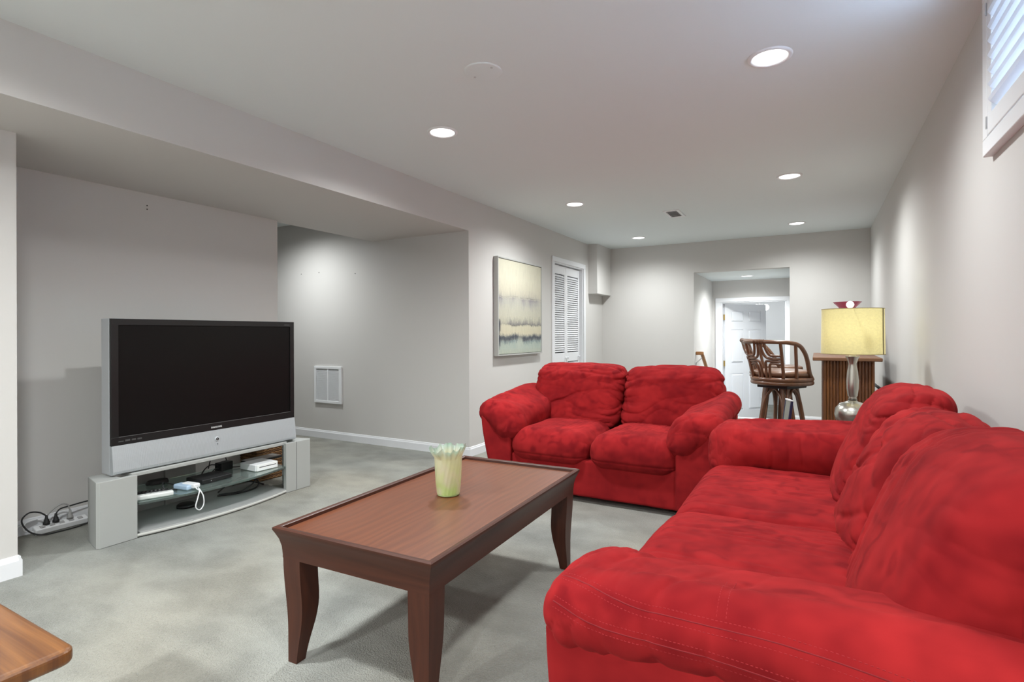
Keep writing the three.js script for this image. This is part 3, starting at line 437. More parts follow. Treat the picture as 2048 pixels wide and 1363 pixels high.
// ---------------------------------------------------------------- television and its stand
{ const t = thing('television', 'large black and silver rear projection television on the grey stand', 'television', [-3.43, 0.367, -2.15]), w = 0.607;
  part('cabinet', [rspan(-0.11, -0.019, 0, 0.878, -w - 0.001, w + 0.001, 0.006), new THREE.CylinderGeometry(0.5, 0.72, 1, 4, 1).rotateY(PI / 4).rotateZ(PI / 2).scale(0.24, 0.62, 0.9).rotateY(PI).translate(-0.228, 0.43, 0)], M.silver, t, 'silver grey casing');
  const y0 = 0.162, y1 = 0.877;
  part('bezel', [rspan(-0.02, 0, y1 - 0.036, y1, -w, w, 0.0015), rspan(-0.02, 0, y0, y0 + 0.046, -w, w, 0.0015), rspan(-0.02, -0.0003, y0 + 0.044, y1 - 0.034, -w, -w + 0.033, 0.001), rspan(-0.02, -0.0003, y0 + 0.044, y1 - 0.034, w - 0.037, w, 0.001)], std([0.007, 0.007, 0.0075], 0.35), t, 'black bezel');
  part('screen', span(-0.02, -0.007, y0 + 0.04, y1 - 0.03, -w + 0.03, w - 0.03), phys([0.006, 0.0055, 0.0055], 0.3, { specularIntensity: 0.35 }), t, 'switched off black screen');
  const ribs = texture(256, 8, (u) => 0.5 + 0.5 * Math.sin(u * 2 * PI * 16), false); ribs.repeat.set(1 / 0.08, 1);
  const gm = new THREE.MeshStandardMaterial({ color: new THREE.Color(0.47, 0.50, 0.52), roughness: 0.4, metalness: 0.35, bumpMap: ribs, bumpScale: 0.0006 });
  const gp = extrude([[-0.03, 0.0], [0.006, 0.0], [0.016, 0.006], [0.019, 0.02], [0.012, 0.09], [0.002, 0.162], [-0.03, 0.162]], 2 * w).translate(0, 0, -w);
  part('speaker_panel', metre(gp, 'z'), gm, t, 'silver ribbed speaker panel');
  const pw = part('power_button', [lathe([[0.009, 0.004], [0.014, 0.0045], [0.0165, 0.001], [0.0165, -0.004]], 32).rotateZ(-PI / 2).translate(0.011, 0.104, 0.002)], M.silver, t);
  part('button_face', cyl(0.0115, 0.0115, 0.004).rotateZ(PI / 2).translate(0.0125, 0.104, 0.002), M.blackGloss, pw);
  part('button_mark', cyl(0.002, 0.002, 0.001).rotateZ(PI / 2).translate(0.0148, 0.104, 0.002), M.white, pw);
  part('indicator', cyl(0.003, 0.003, 0.003).rotateZ(PI / 2).translate(0.0165, 0.072, 0.002), M.black, t);
  const font = await new FontLoader().loadAsync('fonts/droid/droid_sans_bold.typeface.json');
  const tx = new TextGeometry('SAMSUNG', { font, size: 0.0112, depth: 0.0008, curveSegments: 3 }); tx.computeBoundingBox(); tx.translate(-(tx.boundingBox.max.x) / 2, 0, 0).rotateY(PI / 2).translate(0.0004, 0.176, 0);
  part('logo', tx, std([0.6, 0.6, 0.6], 0.4), t, 'grey SAMSUNG lettering');
  const dim = std([0.06, 0.06, 0.06], 0.5); let zz = w - 0.035; for (const [l, hh] of [[0.026, 0.006], [0.026, 0.010], [0.022, 0.009], [0.024, 0.009]]) { part('badge', span(0, 0.0006, 0.180, 0.180 + hh, zz - l, zz), dim, t); zz -= l + 0.008; }
  part('badge', span(0, 0.0006, y1 - 0.026, y1 - 0.019, -w + 0.04, -w + 0.085), dim, t);
  part('trim_strip', span(-0.002, 0.0015, y0 + 0.0455, y0 + 0.0475, -w + 0.033, w - 0.037), std([0.13, 0.13, 0.13], 0.4), t); }
{ const t = thing('television_stand', 'low grey television stand with a bowed glass shelf and two side pillars', 'tv stand', [-3.4, 0, -2.15]);
  const pil = (s) => { const q = s > 0 ? 0.51 : 0.48, p = [[0.04, q], [0.04, 0.692], [0.024, 0.706], [-0.05, 0.69], [-0.16, 0.665], [-0.16, 0.60], [0.012, 0.58], [0.012, q]].map(([x, z]) => [x, z * s]); const g = extrude(p, 0.352, 0.003).rotateX(PI / 2).scale(1, 1, 1); g.translate(0, 0.356, 0); return g; };
  for (const s of [1, -1]) { const pl = part('side_pillar', pil(s), M.standGrey, t); part('screw_cap', cyl(0.006, 0.006, 0.002, -0.05, 0.3575, s * 0.655, 12), M.dark, pl); }
  part('pillar_seam', span(0.0395, 0.0412, 0.005, 0.357, -0.5715, -0.5695), M.dark, t);
  const bow = (xb, xe, xm, hw, th, y) => { const s = new THREE.Shape(); s.moveTo(-hw, xb); s.lineTo(hw, xb); s.lineTo(hw, xe); s.quadraticCurveTo(0, 2 * xm - xe, -hw, xe); s.closePath(); const g = new THREE.ExtrudeGeometry(s, { depth: th, bevelEnabled: true, bevelSize: 0.002, bevelThickness: 0.002, bevelSegments: 1, curveSegments: 40 }); return g.applyMatrix4(new THREE.Matrix4().makeBasis(V(0, 0, 1), V(1, 0, 0), V(0, 1, 0))).translate(0, y, 0); };
  part('base_board', (bow(-0.38, 0.03, 0.10, 0.49, 0.022, 0.004)), M.baseGrey, t);
  part('base_edge', tube(Array.from({ length: 21 }, (_, i) => { const u = -1 + i / 10; return [0.032 + 0.07 * (1 - u * u), 0.014, u * 0.495 + 0.012]; }), 0.009, 60, 10), std([0.48, 0.48, 0.45], 0.35), t);
  part('glass_shelf', (bow(-0.36, 0.03, 0.11, 0.492, 0.010, 0.184)), phys([0.80, 0.92, 0.88], 0.03, { transmission: 0.92, thickness: 0.01, ior: 1.5, attenuationColor: new THREE.Color(0.45, 0.8, 0.7), attenuationDistance: 0.12 }), t, 'bowed glass shelf');
  part('top_board', [rspan(-0.30, 0.0, 0.342, 0.3635, -0.52, 0.52, 0.004)], M.standGrey, t);
  part('back_panel', [span(-0.385, -0.365, 0.02, 0.345, -0.06, 0.33), span(-0.365, -0.35, 0.02, 0.345, 0.12, 0.15)], M.baseGrey, t); }
// things on the shelf
const SH = 0.1965;
{ const t = thing('game_console', 'white game console with a dark disc slot lying on the glass shelf', 'game console', [-3.485, SH, -2.5], rad(-1));
  part('body', rspan(-0.09, 0.085, 0.002, 0.046, -0.087, 0.087, 0.004), M.white, t);
  part('front_face', rspan(0.084, 0.092, 0.002, 0.046, -0.085, 0.080, 0.003), std([0.84, 0.85, 0.84], 0.35), t);
  part('disc_slot', span(0.0915, 0.0928, 0.026, 0.030, -0.07, 0.062), M.blackGloss, t, 'dark disc slot'); }
{ const t = thing('flat_tray', 'thin dark flat box behind the white game console', 'box', [-3.69, SH, -2.64]);
  part('body', rspan(-0.06, 0.05, 0.0, 0.016, -0.17, 0.1, 0.003), M.black, t); part('lid', rspan(-0.06, 0.046, 0.0155, 0.0185, -0.168, 0.098, 0.001), std([0.26, 0.25, 0.24], 0.4), t); }
{ const t = thing('cable_box', 'flat black cable box in the middle of the glass shelf', 'cable box', [-3.49, SH, -2.14], rad(3));
  part('body', rspan(-0.085, 0.08, 0.001, 0.03, -0.105, 0.105, 0.006), M.black, t); part('front_panel', rspan(0.078, 0.083, 0.004, 0.027, -0.10, 0.10, 0.002), M.blackGloss, t); part('indicator_light', span(0.083, 0.0838, 0.014, 0.018, 0.045, 0.048), M.white, t); }
{ const t = thing('power_adapter', 'small black power adapter with cables behind the cable box', 'power adapter', [-3.655, SH, -2.345], rad(10));
  part('body', rspan(-0.032, 0.032, 0.0, 0.058, -0.05, 0.05, 0.006), M.black, t);
  part('cable', tube([[-0.0, 0.045, 0.05], [0, 0.06, 0.11], [0.01, 0.04, 0.17], [0.02, 0.006, 0.2], [0.07, 0.006, 0.19]], 0.004), M.rubber, t);
  part('cable', tube([[0.01, 0.02, 0.05], [0.02, 0.03, 0.09], [0.03, 0.008, 0.13], [0.06, 0.006, 0.12]], 0.004), M.rubber, t);
  part('cable', tube([[-0.02, 0.03, -0.05], [-0.05, 0.10, -0.04], [-0.09, 0.08, 0.02], [-0.1, 0.01, 0.04]], 0.0035), M.rubber, t);
  part('cable', tube([[0.02, 0.01, -0.05], [0.05, 0.007, -0.1], [0.04, 0.006, -0.16]], 0.0035), M.rubber, t); }
{ const t = thing('oval_base', 'black oval stand at the back left of the glass shelf', 'stand', [-3.70, SH, -1.925], rad(-12));
  part('body', lathe([[0.0001, 0.026], [0.05, 0.026], [0.056, 0.022], [0.062, 0.003], [0.06, 0], [0.0001, 0]], 40).scale(0.55, 1, 1.05), M.black, t); }
{ const t = thing('remote_control', 'long black remote control lying behind the white remote', 'remote control', [-3.50, SH, -1.765], rad(-28));
  part('body', rspan(-0.022, 0.022, 0.0, 0.018, -0.105, 0.105, 0.006), M.black, t);
  for (let i = 0; i < 8; i++) for (let k = -1; k <= 1; k++) part('button', rspan(-0.003 + k * 0.012, 0.003 + k * 0.012, 0.017, 0.0205, -0.085 + i * 0.02, -0.075 + i * 0.02, 0.0012), std([0.09, 0.09, 0.09], 0.5), t); }
{ const t = thing('white_remote', 'white remote control at the left front of the glass shelf', 'remote control', [-3.395, SH, -1.75], rad(-22));
  part('body', rspan(-0.022, 0.022, 0.0, 0.028, -0.095, 0.095, 0.009), std([0.68, 0.70, 0.68], 0.35), t);
  for (let i = 0; i < 5; i++) part('button', cyl(0.005, 0.005, 0.003, 0.0, 0.0285, -0.06 + i * 0.026, 14), std([0.45, 0.46, 0.46], 0.4), t); }
{ const t = thing('game_controller', 'pale blue and white game controller with a hanging white wrist strap', 'controller', [-3.41, SH, -1.945], rad(8));
  part('body', rspan(-0.08, 0.045, 0.0, 0.03, -0.028, 0.032, 0.01), std([0.42, 0.55, 0.70], 0.35), t, 'pale blue body');
  part('cover', rspan(-0.04, 0.07, 0.008, 0.036, -0.04, 0.005, 0.008), M.white, t, 'white shell');
  part('wrist_strap', tube([[0.065, 0.018, -0.01], [0.085, 0.010, 0.0], [0.118, 0.004, 0.008], [0.134, -0.03, 0.03], [0.135, -0.085, 0.045], [0.136, -0.108, 0.02], [0.136, -0.085, -0.006], [0.134, -0.03, -0.006], [0.119, 0.004, 0.002], [0.085, 0.012, -0.012]], 0.0035, 70, 8), M.white, t, 'white cord loop');
  part('cable', tube([[-0.08, 0.016, 0], [-0.12, 0.03, 0.03], [-0.10, 0.05, 0.08], [-0.06, 0.02, 0.10], [-0.05, 0.005, 0.05], [-0.02, 0.005, 0.05]], 0.004, 50), M.rubber, t, 'black cable'); }
// under the shelf
{ const t = thing('cable_coil', 'loose coil of black cables on the stand base below the shelf', 'cable', [-3.66, 0.032, -2.45]);
  part('cable', tube([[0.03, 0.002, 0.17], [0.10, 0.003, 0.05], [0.08, 0.006, -0.1], [0, 0.03, -0.16], [-0.05, 0.05, -0.1], [-0.06, 0.04, 0.02], [-0.04, 0.004, 0.12]], 0.0055, 80), M.rubber, t);
  part('cable', tube([[0.03, 0.008, 0.16], [0.09, 0.01, 0.03], [0.06, 0.05, -0.1], [-0.03, 0.06, -0.12], [-0.06, 0.02, 0.0]], 0.005, 60), M.rubber, t);
  part('cable', tube([[0.02, 0.05, -0.06], [0.04, 0.03, -0.12], [0.06, 0.004, -0.17]], 0.006, 30), M.rubber, t); }
{ const t = thing('black_puck', 'small black disc on the stand base below the wrist strap', 'disc', [-3.60, 0.029, -2.05]);
  part('body', lathe([[0.0001, 0.022], [0.045, 0.022], [0.055, 0.014], [0.056, 0], [0.0001, 0]], 32), M.black, t); }
// wicker basket behind the stand
{ const t = thing('wicker_basket', 'brown woven wicker basket behind the right end of the stand', 'basket', [-3.895, 0, -2.855]), hx = 0.1, hz = 0.15, Hh = 0.27;
  const mats = [std([0.17, 0.085, 0.03], 0.75), std([0.25, 0.13, 0.05], 0.75), std([0.10, 0.045, 0.018], 0.75)];
  part('lining', [span(-hx + 0.006, hx - 0.006, 0.002, 0.01, -hz + 0.006, hz - 0.006), span(hx - 0.012, hx - 0.006, 0.0, Hh - 0.02, -hz, hz), span(-hx + 0.006, -hx + 0.012, 0, Hh - 0.02, -hz, hz), span(-hx, hx, 0, Hh - 0.02, hz - 0.012, hz - 0.006), span(-hx, hx, 0, Hh - 0.02, -hz + 0.006, -hz + 0.012)], M.dark, t);
  const rows = 27; for (let j = 0; j < rows; j++) { const pts = [], y = 0.008 + j * (Hh - 0.02) / rows, ph = j % 2; let c = 0; const go = (a, b, n, fx) => { for (let i = 0; i < n; i++) { const o = ((c++ + ph) % 2 ? 1 : -1) * 0.004; pts.push(fx(lerp(a, b, i / n), o, y)); } }; go(-hz, hz, 16, (u, o) => [hx + o, y, u]); go(hx, -hx, 8, (u, o) => [u, y, hz + o]); go(hz, -hz, 16, (u, o) => [-hx + o, y, u]); go(-hx, hx, 8, (u, o) => [u, y, -hz + o]); part('strand', tube(pts, 0.0056, 130, 5, true), mats[j % 3], t); }
  part('rim', tube([[hx, Hh, -hz], [hx, Hh, hz], [-hx, Hh, hz], [-hx, Hh, -hz]].flatMap((p, i, a) => { const q = a[(i + 1) % 4]; return [0.08, 0.35, 0.65, 0.92].map((k) => [lerp(p[0], q[0], k), p[1], lerp(p[2], q[2], k)]); }), 0.012, 90, 8, true), mats[1], t); }
// power strip by the television wall
{ const t = thing('power_strip', 'white power strip lying against the baseboard left of the stand', 'power strip', [-3.93, 0, -1.50]);
  part('body', rbox(0.05, 0.038, 0.26, 0.008, 0, 0.021, 0).rotateZ(-0.3).translate(0, 0.006, 0), M.white, t);
  for (let i = 0; i < 5; i++) part('socket', rbox(0.024, 0.003, 0.024, 0.001, 0.006, 0.045, -0.09 + i * 0.046).rotateZ(-0.3).translate(0, 0.004, 0), std([0.4, 0.4, 0.4], 0.5), t);
  part('cord', tube([[-0.0, 0.02, 0.13], [-0.005, 0.04, 0.17], [-0.02, 0.075, 0.16], [-0.035, 0.08, 0.10], [-0.035, 0.05, 0.2], [-0.03, 0.006, 0.2]], 0.005, 50), M.white, t); }
function plugCord(label, z, pts, m) {
  const t = thing('plugged_cable', label, 'cable', [-3.925, 0.05, z]);
  part('plug', lathe([[0.0001, 0.05], [0.006, 0.05], [0.008, 0.03], [0.013, 0.024], [0.012, 0.018], [0.016, 0.012], [0.017, 0.0], [0.0001, 0]], 18), m, t); part('cord', tube(pts, 0.0042, 90), m, t); }
plugCord('black power cord looping left of its plug on the power strip', -1.43, [[0, 0.048, 0], [-0.005, 0.075, 0.03], [0.0, 0.088, 0.08], [0.02, 0.06, 0.12], [0.04, 0.0, 0.10], [0.055, -0.036, 0.05], [0.06, -0.044, -0.05], [0.06, -0.042, -0.15], [0.05, -0.03, -0.25], [0.03, -0.02, -0.4]], M.rubber);
plugCord('black power cord with an upright plug running right behind the stand', -1.475, [[0, 0.048, 0], [-0.004, 0.068, -0.02], [-0.01, 0.072, -0.07], [-0.02, 0.075, -0.17], [-0.02, 0.072, -0.3]], M.rubber);
plugCord('grey power cord arching over the power strip', -1.545, [[0, 0.048, 0], [-0.004, 0.085, 0.012], [-0.008, 0.095, 0.04], [-0.012, 0.07, 0.085], [-0.015, 0.03, 0.115], [-0.02, 0.01, 0.12]], std([0.35, 0.35, 0.34], 0.5));

// ---------------------------------------------------------------- painting
{ const t = thing('painting', 'abstract cream and grey painting in a pale frame on the left wall', 'painting', [XL, 1.43, -5.185]);
  const W = 512, Hh = 1024, cv = document.createElement('canvas'); cv.width = W; cv.height = Hh; const c = cv.getContext('2d'), r = rng(5);
  const gd = c.createLinearGradient(0, 0, 0, Hh); for (const [p, q] of [[0, '#d3cfba'], [0.2, '#d8d2bd'], [0.36, '#cfc8b4'], [0.45, '#c0bdb0'], [0.62, '#c4c0ad'], [0.70, '#cfc7ad'], [0.8, '#d0c6ac'], [0.86, '#bcc0b2'], [0.94, '#b3bdb2'], [1, '#b0b6a8']]) gd.addColorStop(p, q); c.fillStyle = gd; c.fillRect(0, 0, W, Hh);
  for (let i = 0; i < 5200; i++) { const x = r() * W, y = r() * Hh, l = 20 + r() * 90, v = r() < 0.5 ? '255,250,230' : '120,118,112'; c.fillStyle = `rgba(${v},${0.02 + r() * 0.035})`; c.fillRect(x, y, 1 + r() * 3, l); }
  const edge = (x, y0, amp, seed) => y0 + amp * noise(x * 0.008, seed, 0) + amp * 0.45 * noise(x * 0.03, seed, 1) + 5 * noise(x * 0.11, seed, 4);
  const band = (y0, amp, seed, tone, up, dn, dense, a0, lo, hi) => { for (let x = 0; x < W; x += 1.6) { const k = 0.5 + 0.5 * noise(x * 0.013, seed + 0.5, 2), y = edge(x, y0, amp, seed), on = 0.25 + 0.75 * smooth(lo, hi, k); for (let q = 0; q < dense; q++) { const l = up * r() * r(), d = dn * r() * r(); c.fillStyle = `rgba(${tone},${a0 * on * r()})`; c.fillRect(x + r() * 2, y - l, 1 + r() * 1.8, l + d); } } };
  const line = (y0, amp, seed, tone, w, lo) => { for (let x = 0; x < W; x += 1.5) { const k = 0.5 + 0.5 * noise(x * 0.03, seed + 4.5, 3) + 0.25 * (r() - 0.5); if (k < lo) continue; const y = edge(x, y0, amp, seed) + 3 * (r() - 0.5); c.fillStyle = `rgba(${tone},${0.2 + 0.5 * k * r()})`; c.fillRect(x, y - w * k * r(), 1 + 3 * r(), 1 + w * k * r()); } };
  band(400, 22, 3, '112,108,112', 120, 40, 4, 0.26, 0.3, 0.8); band(420, 22, 3, '118,114,128', 30, 150, 6, 0.30, 0.4, 0.65); line(398, 22, 3, '40,38,44', 4, 0.42); line(408, 22, 3.3, '60,58,64', 3, 0.5);
  band(700, 26, 9, '88,88,98', 110, 34, 5, 0.40, 0.3, 0.7); line(706, 26, 9, '24,24,30', 7, 0.34); line(712, 26, 9, '30,30,36', 5, 0.45);
  band(850, 30, 12, '52,58,72', 60, 85, 9, 0.48, 0.2, 0.55); band(885, 20, 12, '118,148,154', 10, 150, 5, 0.22, 0.4, 0.7); line(838, 30, 12, '26,30,40', 8, 0.4); line(872, 30, 12.4, '30,34,46', 9, 0.5);
  for (const [y, l] of [[640, 150], [815, 120]]) for (let i = 0; i < 150; i++) { c.fillStyle = `rgba(34,38,52,${0.3 * r()})`; c.fillRect(26 * r() * r(), y + r() * l * 0.5, 2.5, r() * l); }
  c.fillStyle = 'rgba(96,92,80,0.14)'; c.fillRect(0, 0, W, Hh);
  const tex = new THREE.CanvasTexture(cv); tex.colorSpace = THREE.SRGBColorSpace;
  const w = 0.50, h = 0.505, d = 0.055, fr = std([0.45, 0.45, 0.43], 0.45, { metalness: 0.15 });
  part('frame', [rspan(0.005, d, h - 0.014, h, -w, w, 0.002), rspan(0.005, d, -h, -h + 0.014, -w, w, 0.002), span(0.0055, d - 0.0003, -h + 0.012, h - 0.012, -w + 0.0003, -w + 0.013), span(0.0055, d - 0.0003, -h + 0.012, h - 0.012, w - 0.013, w - 0.0003), span(0.002, 0.005, -h + 0.001, h - 0.001, -w + 0.001, w - 0.001)], fr, t, 'pale silver frame');
  part('canvas', new THREE.PlaneGeometry(2 * w - 0.036, 2 * h - 0.038).rotateY(PI / 2).translate(d - 0.006, 0, 0), new THREE.MeshStandardMaterial({ map: tex, roughness: 0.7 }), t, 'cream canvas with grey banded brush marks');
  part('canvas_edge', span(0.012, d - 0.0065, -h + 0.019, h - 0.019, -w + 0.018, w - 0.018), M.dark, t); }

// ---------------------------------------------------------------- end table, lamp, frame
{ const t = thing('end_table', 'dark wooden end table behind the far arm of the sofa carrying the lamp', 'table', [0.13, 0, -4.08]), H = 0.52;
  part('tabletop', metre(rspan(-0.36, 0.36, H - 0.03, H, -0.3, 0.3, 0.008)), M.mahogany, t);
  part('apron', [metre(span(-0.32, 0.32, H - 0.11, H - 0.03, -0.26, -0.24)), metre(span(-0.32, 0.32, H - 0.11, H - 0.03, 0.24, 0.26)), metre(span(-0.32, -0.3, H - 0.11, H - 0.03, -0.25, 0.25)), metre(span(0.3, 0.32, H - 0.11, H - 0.03, -0.25, 0.25))], M.mahogany, t);
  for (const x of [-0.3, 0.3]) for (const z of [-0.24, 0.24]) part('leg', metre(at(new THREE.CylinderGeometry(0.028, 0.02, H - 0.03, 4).rotateY(PI / 4), x, (H - 0.03) / 2, z), 'y'), M.mahogany, t); }
{ const t = thing('table_lamp', 'brushed nickel table lamp with a glowing yellow drum shade', 'lamp', [0.205, 0.52, -4.245]);
  const nickel = std([0.56, 0.55, 0.50], 0.3, { metalness: 0.95 });
  part('base', lathe([[0.0001, 0], [0.06, 0], [0.068, 0.012], [0.095, 0.045], [0.106, 0.085], [0.1, 0.125], [0.075, 0.158], [0.04, 0.172], [0.027, 0.176], [0.024, 0.186], [0.0001, 0.187]], 64), nickel, t, 'round nickel belly');
  part('neck', lathe([[0.0001, 0.185], [0.026, 0.187], [0.022, 0.2], [0.023, 0.206], [0.028, 0.212], [0.035, 0.26], [0.0365, 0.31], [0.031, 0.37], [0.024, 0.41], [0.023, 0.425], [0.032, 0.455], [0.041, 0.472], [0.041, 0.476], [0.0001, 0.476]], 48), nickel, t, 'slender nickel neck');
  part('socket', cyl(0.018, 0.018, 0.036, 0, 0.493, 0), std([0.8, 0.78, 0.7], 0.4), t);
  const lin = texture(512, 256, tiling((u, v) => { const n = 0.5 + 0.5 * fbm(u * 60, v * 22, 3, 3), m = noise(u * 160, v * 60, 6); const k = 0.82 + 0.26 * n + 0.06 * m; return [0.74 * k, 0.68 * k, 0.36 * k]; })); lin.repeat.set(1, 1);
  const shm = new THREE.MeshPhysicalMaterial({ map: lin, roughness: 1, transmission: 0.5, thickness: 0, side: THREE.DoubleSide });
  const sh = part('lamp_shade', new THREE.CylinderGeometry(0.178, 0.183, 0.296, 72, 1, true).translate(0, 0.638, 0), shm, t, 'yellow linen drum shade');
  part('shade_rim', [new THREE.TorusGeometry(0.178, 0.0022, 6, 72).rotateX(PI / 2).translate(0, 0.786, 0), new THREE.TorusGeometry(0.183, 0.0022, 6, 72).rotateX(PI / 2).translate(0, 0.49, 0)], std([0.35, 0.28, 0.12], 0.7), sh);
  const sa = Math.atan2(0.62, 0.78); part('shade_seam', box(0.002, 0.294, 0.012, 0.1822, 0.638, 0).rotateY(-rad(27)), std([0.2, 0.17, 0.08], 0.8), sh);
  part('shade_holder', [cyl(0.003, 0.003, 0.29, 0, 0.65, 0), rod([-0.177, 0.778, 0], [0.177, 0.778, 0], 0.002, 6), rod([0, 0.778, -0.177], [0, 0.778, 0.177], 0.002, 6)], M.steel, t);
  part('bulb', ball(0.032, 0, 0.64, 0), M.glow, t);
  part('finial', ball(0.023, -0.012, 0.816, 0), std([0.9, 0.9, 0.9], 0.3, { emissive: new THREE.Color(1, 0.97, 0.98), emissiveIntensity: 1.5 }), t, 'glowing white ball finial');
  const p = new THREE.PointLight(new THREE.Color(1, 0.91, 0.74), 0.10, 0, 2); p.position.set(0, 0.64, 0); p.castShadow = true; p.shadow.radius = 2; t.add(p); }
{ const t = thing('photo_frame', 'small grey photo frame with dark edges standing beside the lamp', 'photo frame', [-0.182, 0.52, -3.97], rad(20));
  const lean = (g) => g.rotateX(0).rotateZ(-0.13);
  part('back_board', lean(rspan(-0.005, 0.004, 0.0, 0.19, -0.05, 0.05, 0.002)), std([0.28, 0.30, 0.26], 0.6), t);
  part('frame', lean(merge([rspan(-0.008, 0.007, 0, 0.195, -0.058, -0.046, 0.002), rspan(-0.008, 0.007, 0, 0.195, 0.046, 0.058, 0.002), rspan(-0.008, 0.007, 0, 0.012, -0.058, 0.058, 0.002)])), std([0.02, 0.022, 0.06], 0.35), t, 'dark blue frame edge');
  part('frame_top', lean(rspan(-0.008, 0.007, 0.188, 0.198, -0.058, 0.058, 0.002)), M.white, t);
  for (const y of [0.06, 0.155]) part('clip', lean(span(0.004, 0.008, y, y + 0.006, -0.045, 0.0)), M.dark, t); }
{ const t = thing('wooden_ornament', 'small reddish wooden ball ornament on the end table beside the lamp', 'ornament', [-0.03, 0.52, -3.95]);
  part('ball', ball(0.016, 0.02, 0.019, 0), std([0.34, 0.13, 0.09], 0.5), t); part('stick', rod([0.02, 0.016, 0], [-0.12, 0.008, 0.02], 0.006, 10), std([0.30, 0.13, 0.10], 0.6), t);
  for (let i = 0; i < 6; i++) part('bead', ball(0.0095, -0.02 - i * 0.02, 0.011, 0.012 + 0.004 * (i % 2)), std([0.45, 0.2, 0.15], 0.5), t); }

// ---------------------------------------------------------------- bar and stools
{ const t = thing('bamboo_bar', 'bar cabinet clad in upright dark bamboo poles with a wooden top', 'bar', [0.235, 0, -6.02]), hx = 0.187, z1 = 0.57, z0 = -0.55, H = 0.938;
  part('bar_top', metre(rspan(-0.268, 0.238, H - 0.03, H, z0 - 0.06, z1 + 0.06, 0.006), 'z'), M.barTop, t, 'plain brown wooden top');
  part('carcass', metre(span(-hx + 0.012, hx - 0.012, 0.03, H - 0.03, z0, z1 - 0.012)), M.bamboo[1], t);
  const rr = rng(9), g = metre(cyl(0.0118, 0.0122, H - 0.034, 0, (H - 0.034) / 2, 0, 10), 'y');
  const node = new THREE.TorusGeometry(0.0126, 0.0022, 5, 12).rotateX(PI / 2);
  const pole = (x, z, i) => { const p = part('bamboo_pole', g, M.bamboo[Math.floor(rr() * 3)], t); p.position.set(x, 0.002, z); p.rotation.y = rr() * 6; const n = 2; for (let k = 0; k < n; k++) { const q = part('node', node, M.bamboo[1], p); q.position.y = 0.1 + 0.4 * k + rr() * 0.3; } };
  for (let i = 0; i < 16; i++) pole(-hx + 0.0125 + i * 0.0233, z1 - 0.004, i);
  for (let i = 0; i < 40; i++) pole(-hx + 0.004, z1 - 0.03 - i * 0.0275, i);
  part('rail_batten', [metre(span(-hx, hx, 0.0, 0.03, z0, z1))], M.bamboo[1], t); }
{ const t = thing('cocktail_bowl', 'wide pink conical bowl showing above the top of the lamp shade', 'bowl', [0.272, 0.938, -6.53]);
  const pk = phys([0.55, 0.10, 0.17], 0.25, { side: THREE.DoubleSide });
  part('bowl', lathe([[0.012, 0.40], [0.127, 0.524], [0.13, 0.525], [0.125, 0.526], [0.010, 0.412]], 48), pk, t); part('stem', lathe([[0.0001, 0.0], [0.04, 0.0], [0.04, 0.006], [0.015, 0.018], [0.01, 0.05], [0.01, 0.38], [0.016, 0.403], [0.0001, 0.408]], 32), pk, t); }
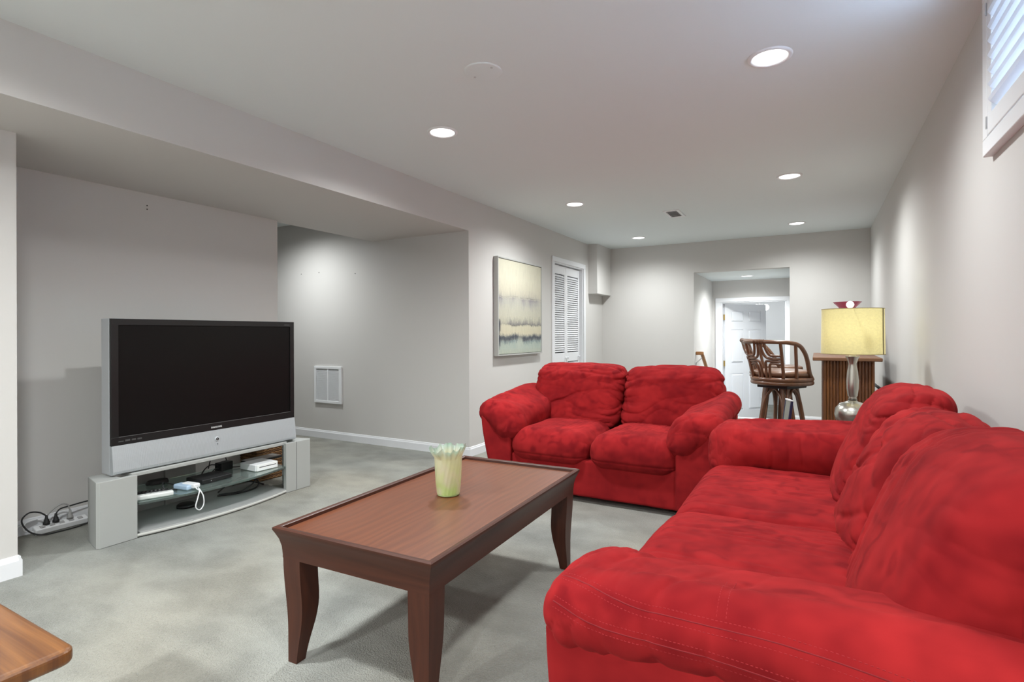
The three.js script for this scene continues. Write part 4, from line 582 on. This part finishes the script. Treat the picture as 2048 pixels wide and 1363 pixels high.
function makeStool(label, pos, turn) {
  const t = thing('bar_stool', label, 'bar stool', pos, turn, 'swivel rattan bar stools'), R = 0.222, Y = 0.772;
  const m = M.rattan, ring = (r, y, w) => metre(new THREE.TorusGeometry(r, w, 10, 60).rotateX(PI / 2).translate(0, y, 0));
  part('seat_cushion', lathe([[0.0001, Y + 0.077], [0.15, Y + 0.076], [0.2, Y + 0.07], [0.218, Y + 0.06], [0.221, Y + 0.048], [0.218, Y + 0.02], [0.0001, Y + 0.018]], 56), M.leather, t, 'tan brown padded seat');
  for (const y of [Y, Y - 0.03]) part('seat_ring', ring(R, y, 0.018), m, t);
  part('seat_board', cyl(R, R, 0.03, 0, Y - 0.012, 0, 40), m, t);
  part('swivel_plate', [rbox(0.27, 0.028, 0.27, 0.006, 0, Y - 0.062, 0)], M.black, t, 'black swivel plate');
  // hooped back: phi from the back, P(phi, height)
  const P = (d, y) => { const k = smooth(Y, Y + 0.34, y), r = R + 0.0 + 0.035 * k, a = rad(d); return [r * Math.sin(a), y, -r * Math.cos(a) - 0.05 * k]; };
  const T1 = Y + 0.30, hoop = []; for (const [d, y] of [[-112, Y + 0.01], [-98, Y + 0.05], [-88, Y + 0.16], [-80, Y + 0.225], [-68, Y + 0.28], [-50, T1], [-25, T1 + 0.006], [0, T1 + 0.008], [25, T1 + 0.006], [50, T1], [68, Y + 0.28], [80, Y + 0.225], [88, Y + 0.16], [98, Y + 0.05], [112, Y + 0.01]]) hoop.push(P(d, y));
  part('back_hoop', metre(tube(hoop, 0.0165, 120, 10)), m, t);
  for (const d of [-62, -37, 37]) part('back_post', metre(tube([P(d, Y), P(d, Y + 0.17), P(d, T1)], 0.013, 20, 8), 'y'), m, t);
  for (const s of [-1, 1]) {                                     // lattice: two curved canes each side of the middle, joined at a cross
    part('back_cane', metre(tube([P(s * 3, T1 - 0.01), P(s * 4, Y + 0.235), P(s * 9, Y + 0.185), P(s * 20, Y + 0.17), P(s * 37, Y + 0.17)], 0.0105, 30, 8)), m, t);
    part('back_cane', metre(tube([P(s * 10, T1 - 0.01), P(s * 12, Y + 0.24), P(s * 17, Y + 0.2), P(s * 26, Y + 0.195), P(s * 37, Y + 0.195)], 0.0105, 30, 8)), m, t);
    part('back_cane', metre(tube([P(s * 5, Y), P(s * 5, Y + 0.1), P(s * 8, Y + 0.15), P(s * 18, Y + 0.15), P(s * 37, Y + 0.148)], 0.0105, 30, 8)), m, t);
    part('back_cane', metre(tube([P(s * 12, Y), P(s * 12, Y + 0.08), P(s * 16, Y + 0.13), P(s * 37, Y + 0.122)], 0.0105, 30, 8)), m, t);
  }
  part('binding', [-9, -6, -3, 0, 3, 6, 9].map((d) => at(new THREE.TorusGeometry(0.0175, 0.0035, 6, 14).rotateY(PI / 2 - rad(d)), ...P(d, T1 + 0.007))), m, t);
  for (let i = 0; i < 4; i++) { const a = rad(45 + i * 90), c = Math.cos(a), s = Math.sin(a), b = rad(45 + (i + 1) * 90), L = (r, y, o = 0) => [r * c - o * s, y, r * s + o * c];
    for (const o of [-0.018, 0.018]) part('leg', metre(rod(L(0.235, 0.0, o), L(0.11, Y - 0.075, o), 0.0155, 10), 'y'), m, t);
    const q = (u, y, r) => { const an = lerp(a, b, u); return [r * Math.cos(an), y, r * Math.sin(an)]; };
    part('leg_arch', metre(tube([q(0.02, 0.16, 0.205), q(0.06, 0.42, 0.165), q(0.2, 0.635, 0.122), q(0.5, 0.69, 0.10), q(0.8, 0.635, 0.122), q(0.94, 0.42, 0.165), q(0.98, 0.16, 0.205)], 0.0115, 50, 8)), m, t);
    part('foot_rest', metre(rod([0.195 * Math.cos(a), 0.27, 0.195 * Math.sin(a)], [0.195 * Math.cos(b), 0.27, 0.195 * Math.sin(b)], 0.014, 10)), m, t); }
  return t;
}
const st = makeStool('brown rattan swivel bar stool standing nearest behind the loveseat', [-0.258, 0, -5.05], rad(150));
copy(st, 'second rattan bar stool, its seat just showing behind the nearer one', [-0.335, 0, -5.75], rad(85));
{ const t = thing('wall_rail', 'short dark rail fixed low on the right wall just past the sofa back', 'rail', [XR, 0.61, -6.3]); part('rail', rod([-0.05, 0, -0.5], [-0.05, 0.012, 0.45], 0.014, 12), M.rubber, t); for (const z of [0.3, 0.42]) part('bracket', rod([-0.05, 0.008, z], [0, 0.0, z], 0.007, 8), M.rubber, t); }

// ---------------------------------------------------------------- oak table whose corner shows at the lower left
{ const t = thing('oak_table', 'orange oak tabletop corner at the lower left of the picture', 'table', [-1.245, 0, -0.502]), H = 0.552;
  const s = new THREE.Shape(); s.moveTo(-0.8, -0.6); s.lineTo(0, -0.6); s.lineTo(0, -0.03); s.quadraticCurveTo(0, 0, -0.03, 0); s.lineTo(-0.8, 0); s.closePath();
  const g = new THREE.ExtrudeGeometry(s, { depth: 0.012, bevelEnabled: true, bevelSize: 0.012, bevelThickness: 0.01, bevelSegments: 4, bevelOffset: -0.012, curveSegments: 12 }).rotateX(-PI / 2).translate(0, H - 0.022, 0);
  part('tabletop', metre(g, 'x'), M.oak, t);
  part('apron', metre(span(-0.74, -0.06, H - 0.1, H - 0.03, 0.06, 0.54)), M.oak, t);
  for (const x of [-0.72, -0.08]) for (const z of [0.08, 0.52]) part('leg', metre(rspan(x - 0.025, x + 0.025, 0, H - 0.03, z - 0.025, z + 0.025, 0.006), 'y'), M.oak, t); }

scene.traverse((o) => { delete o.userData.kindName; });
renderer.render(scene, camera);
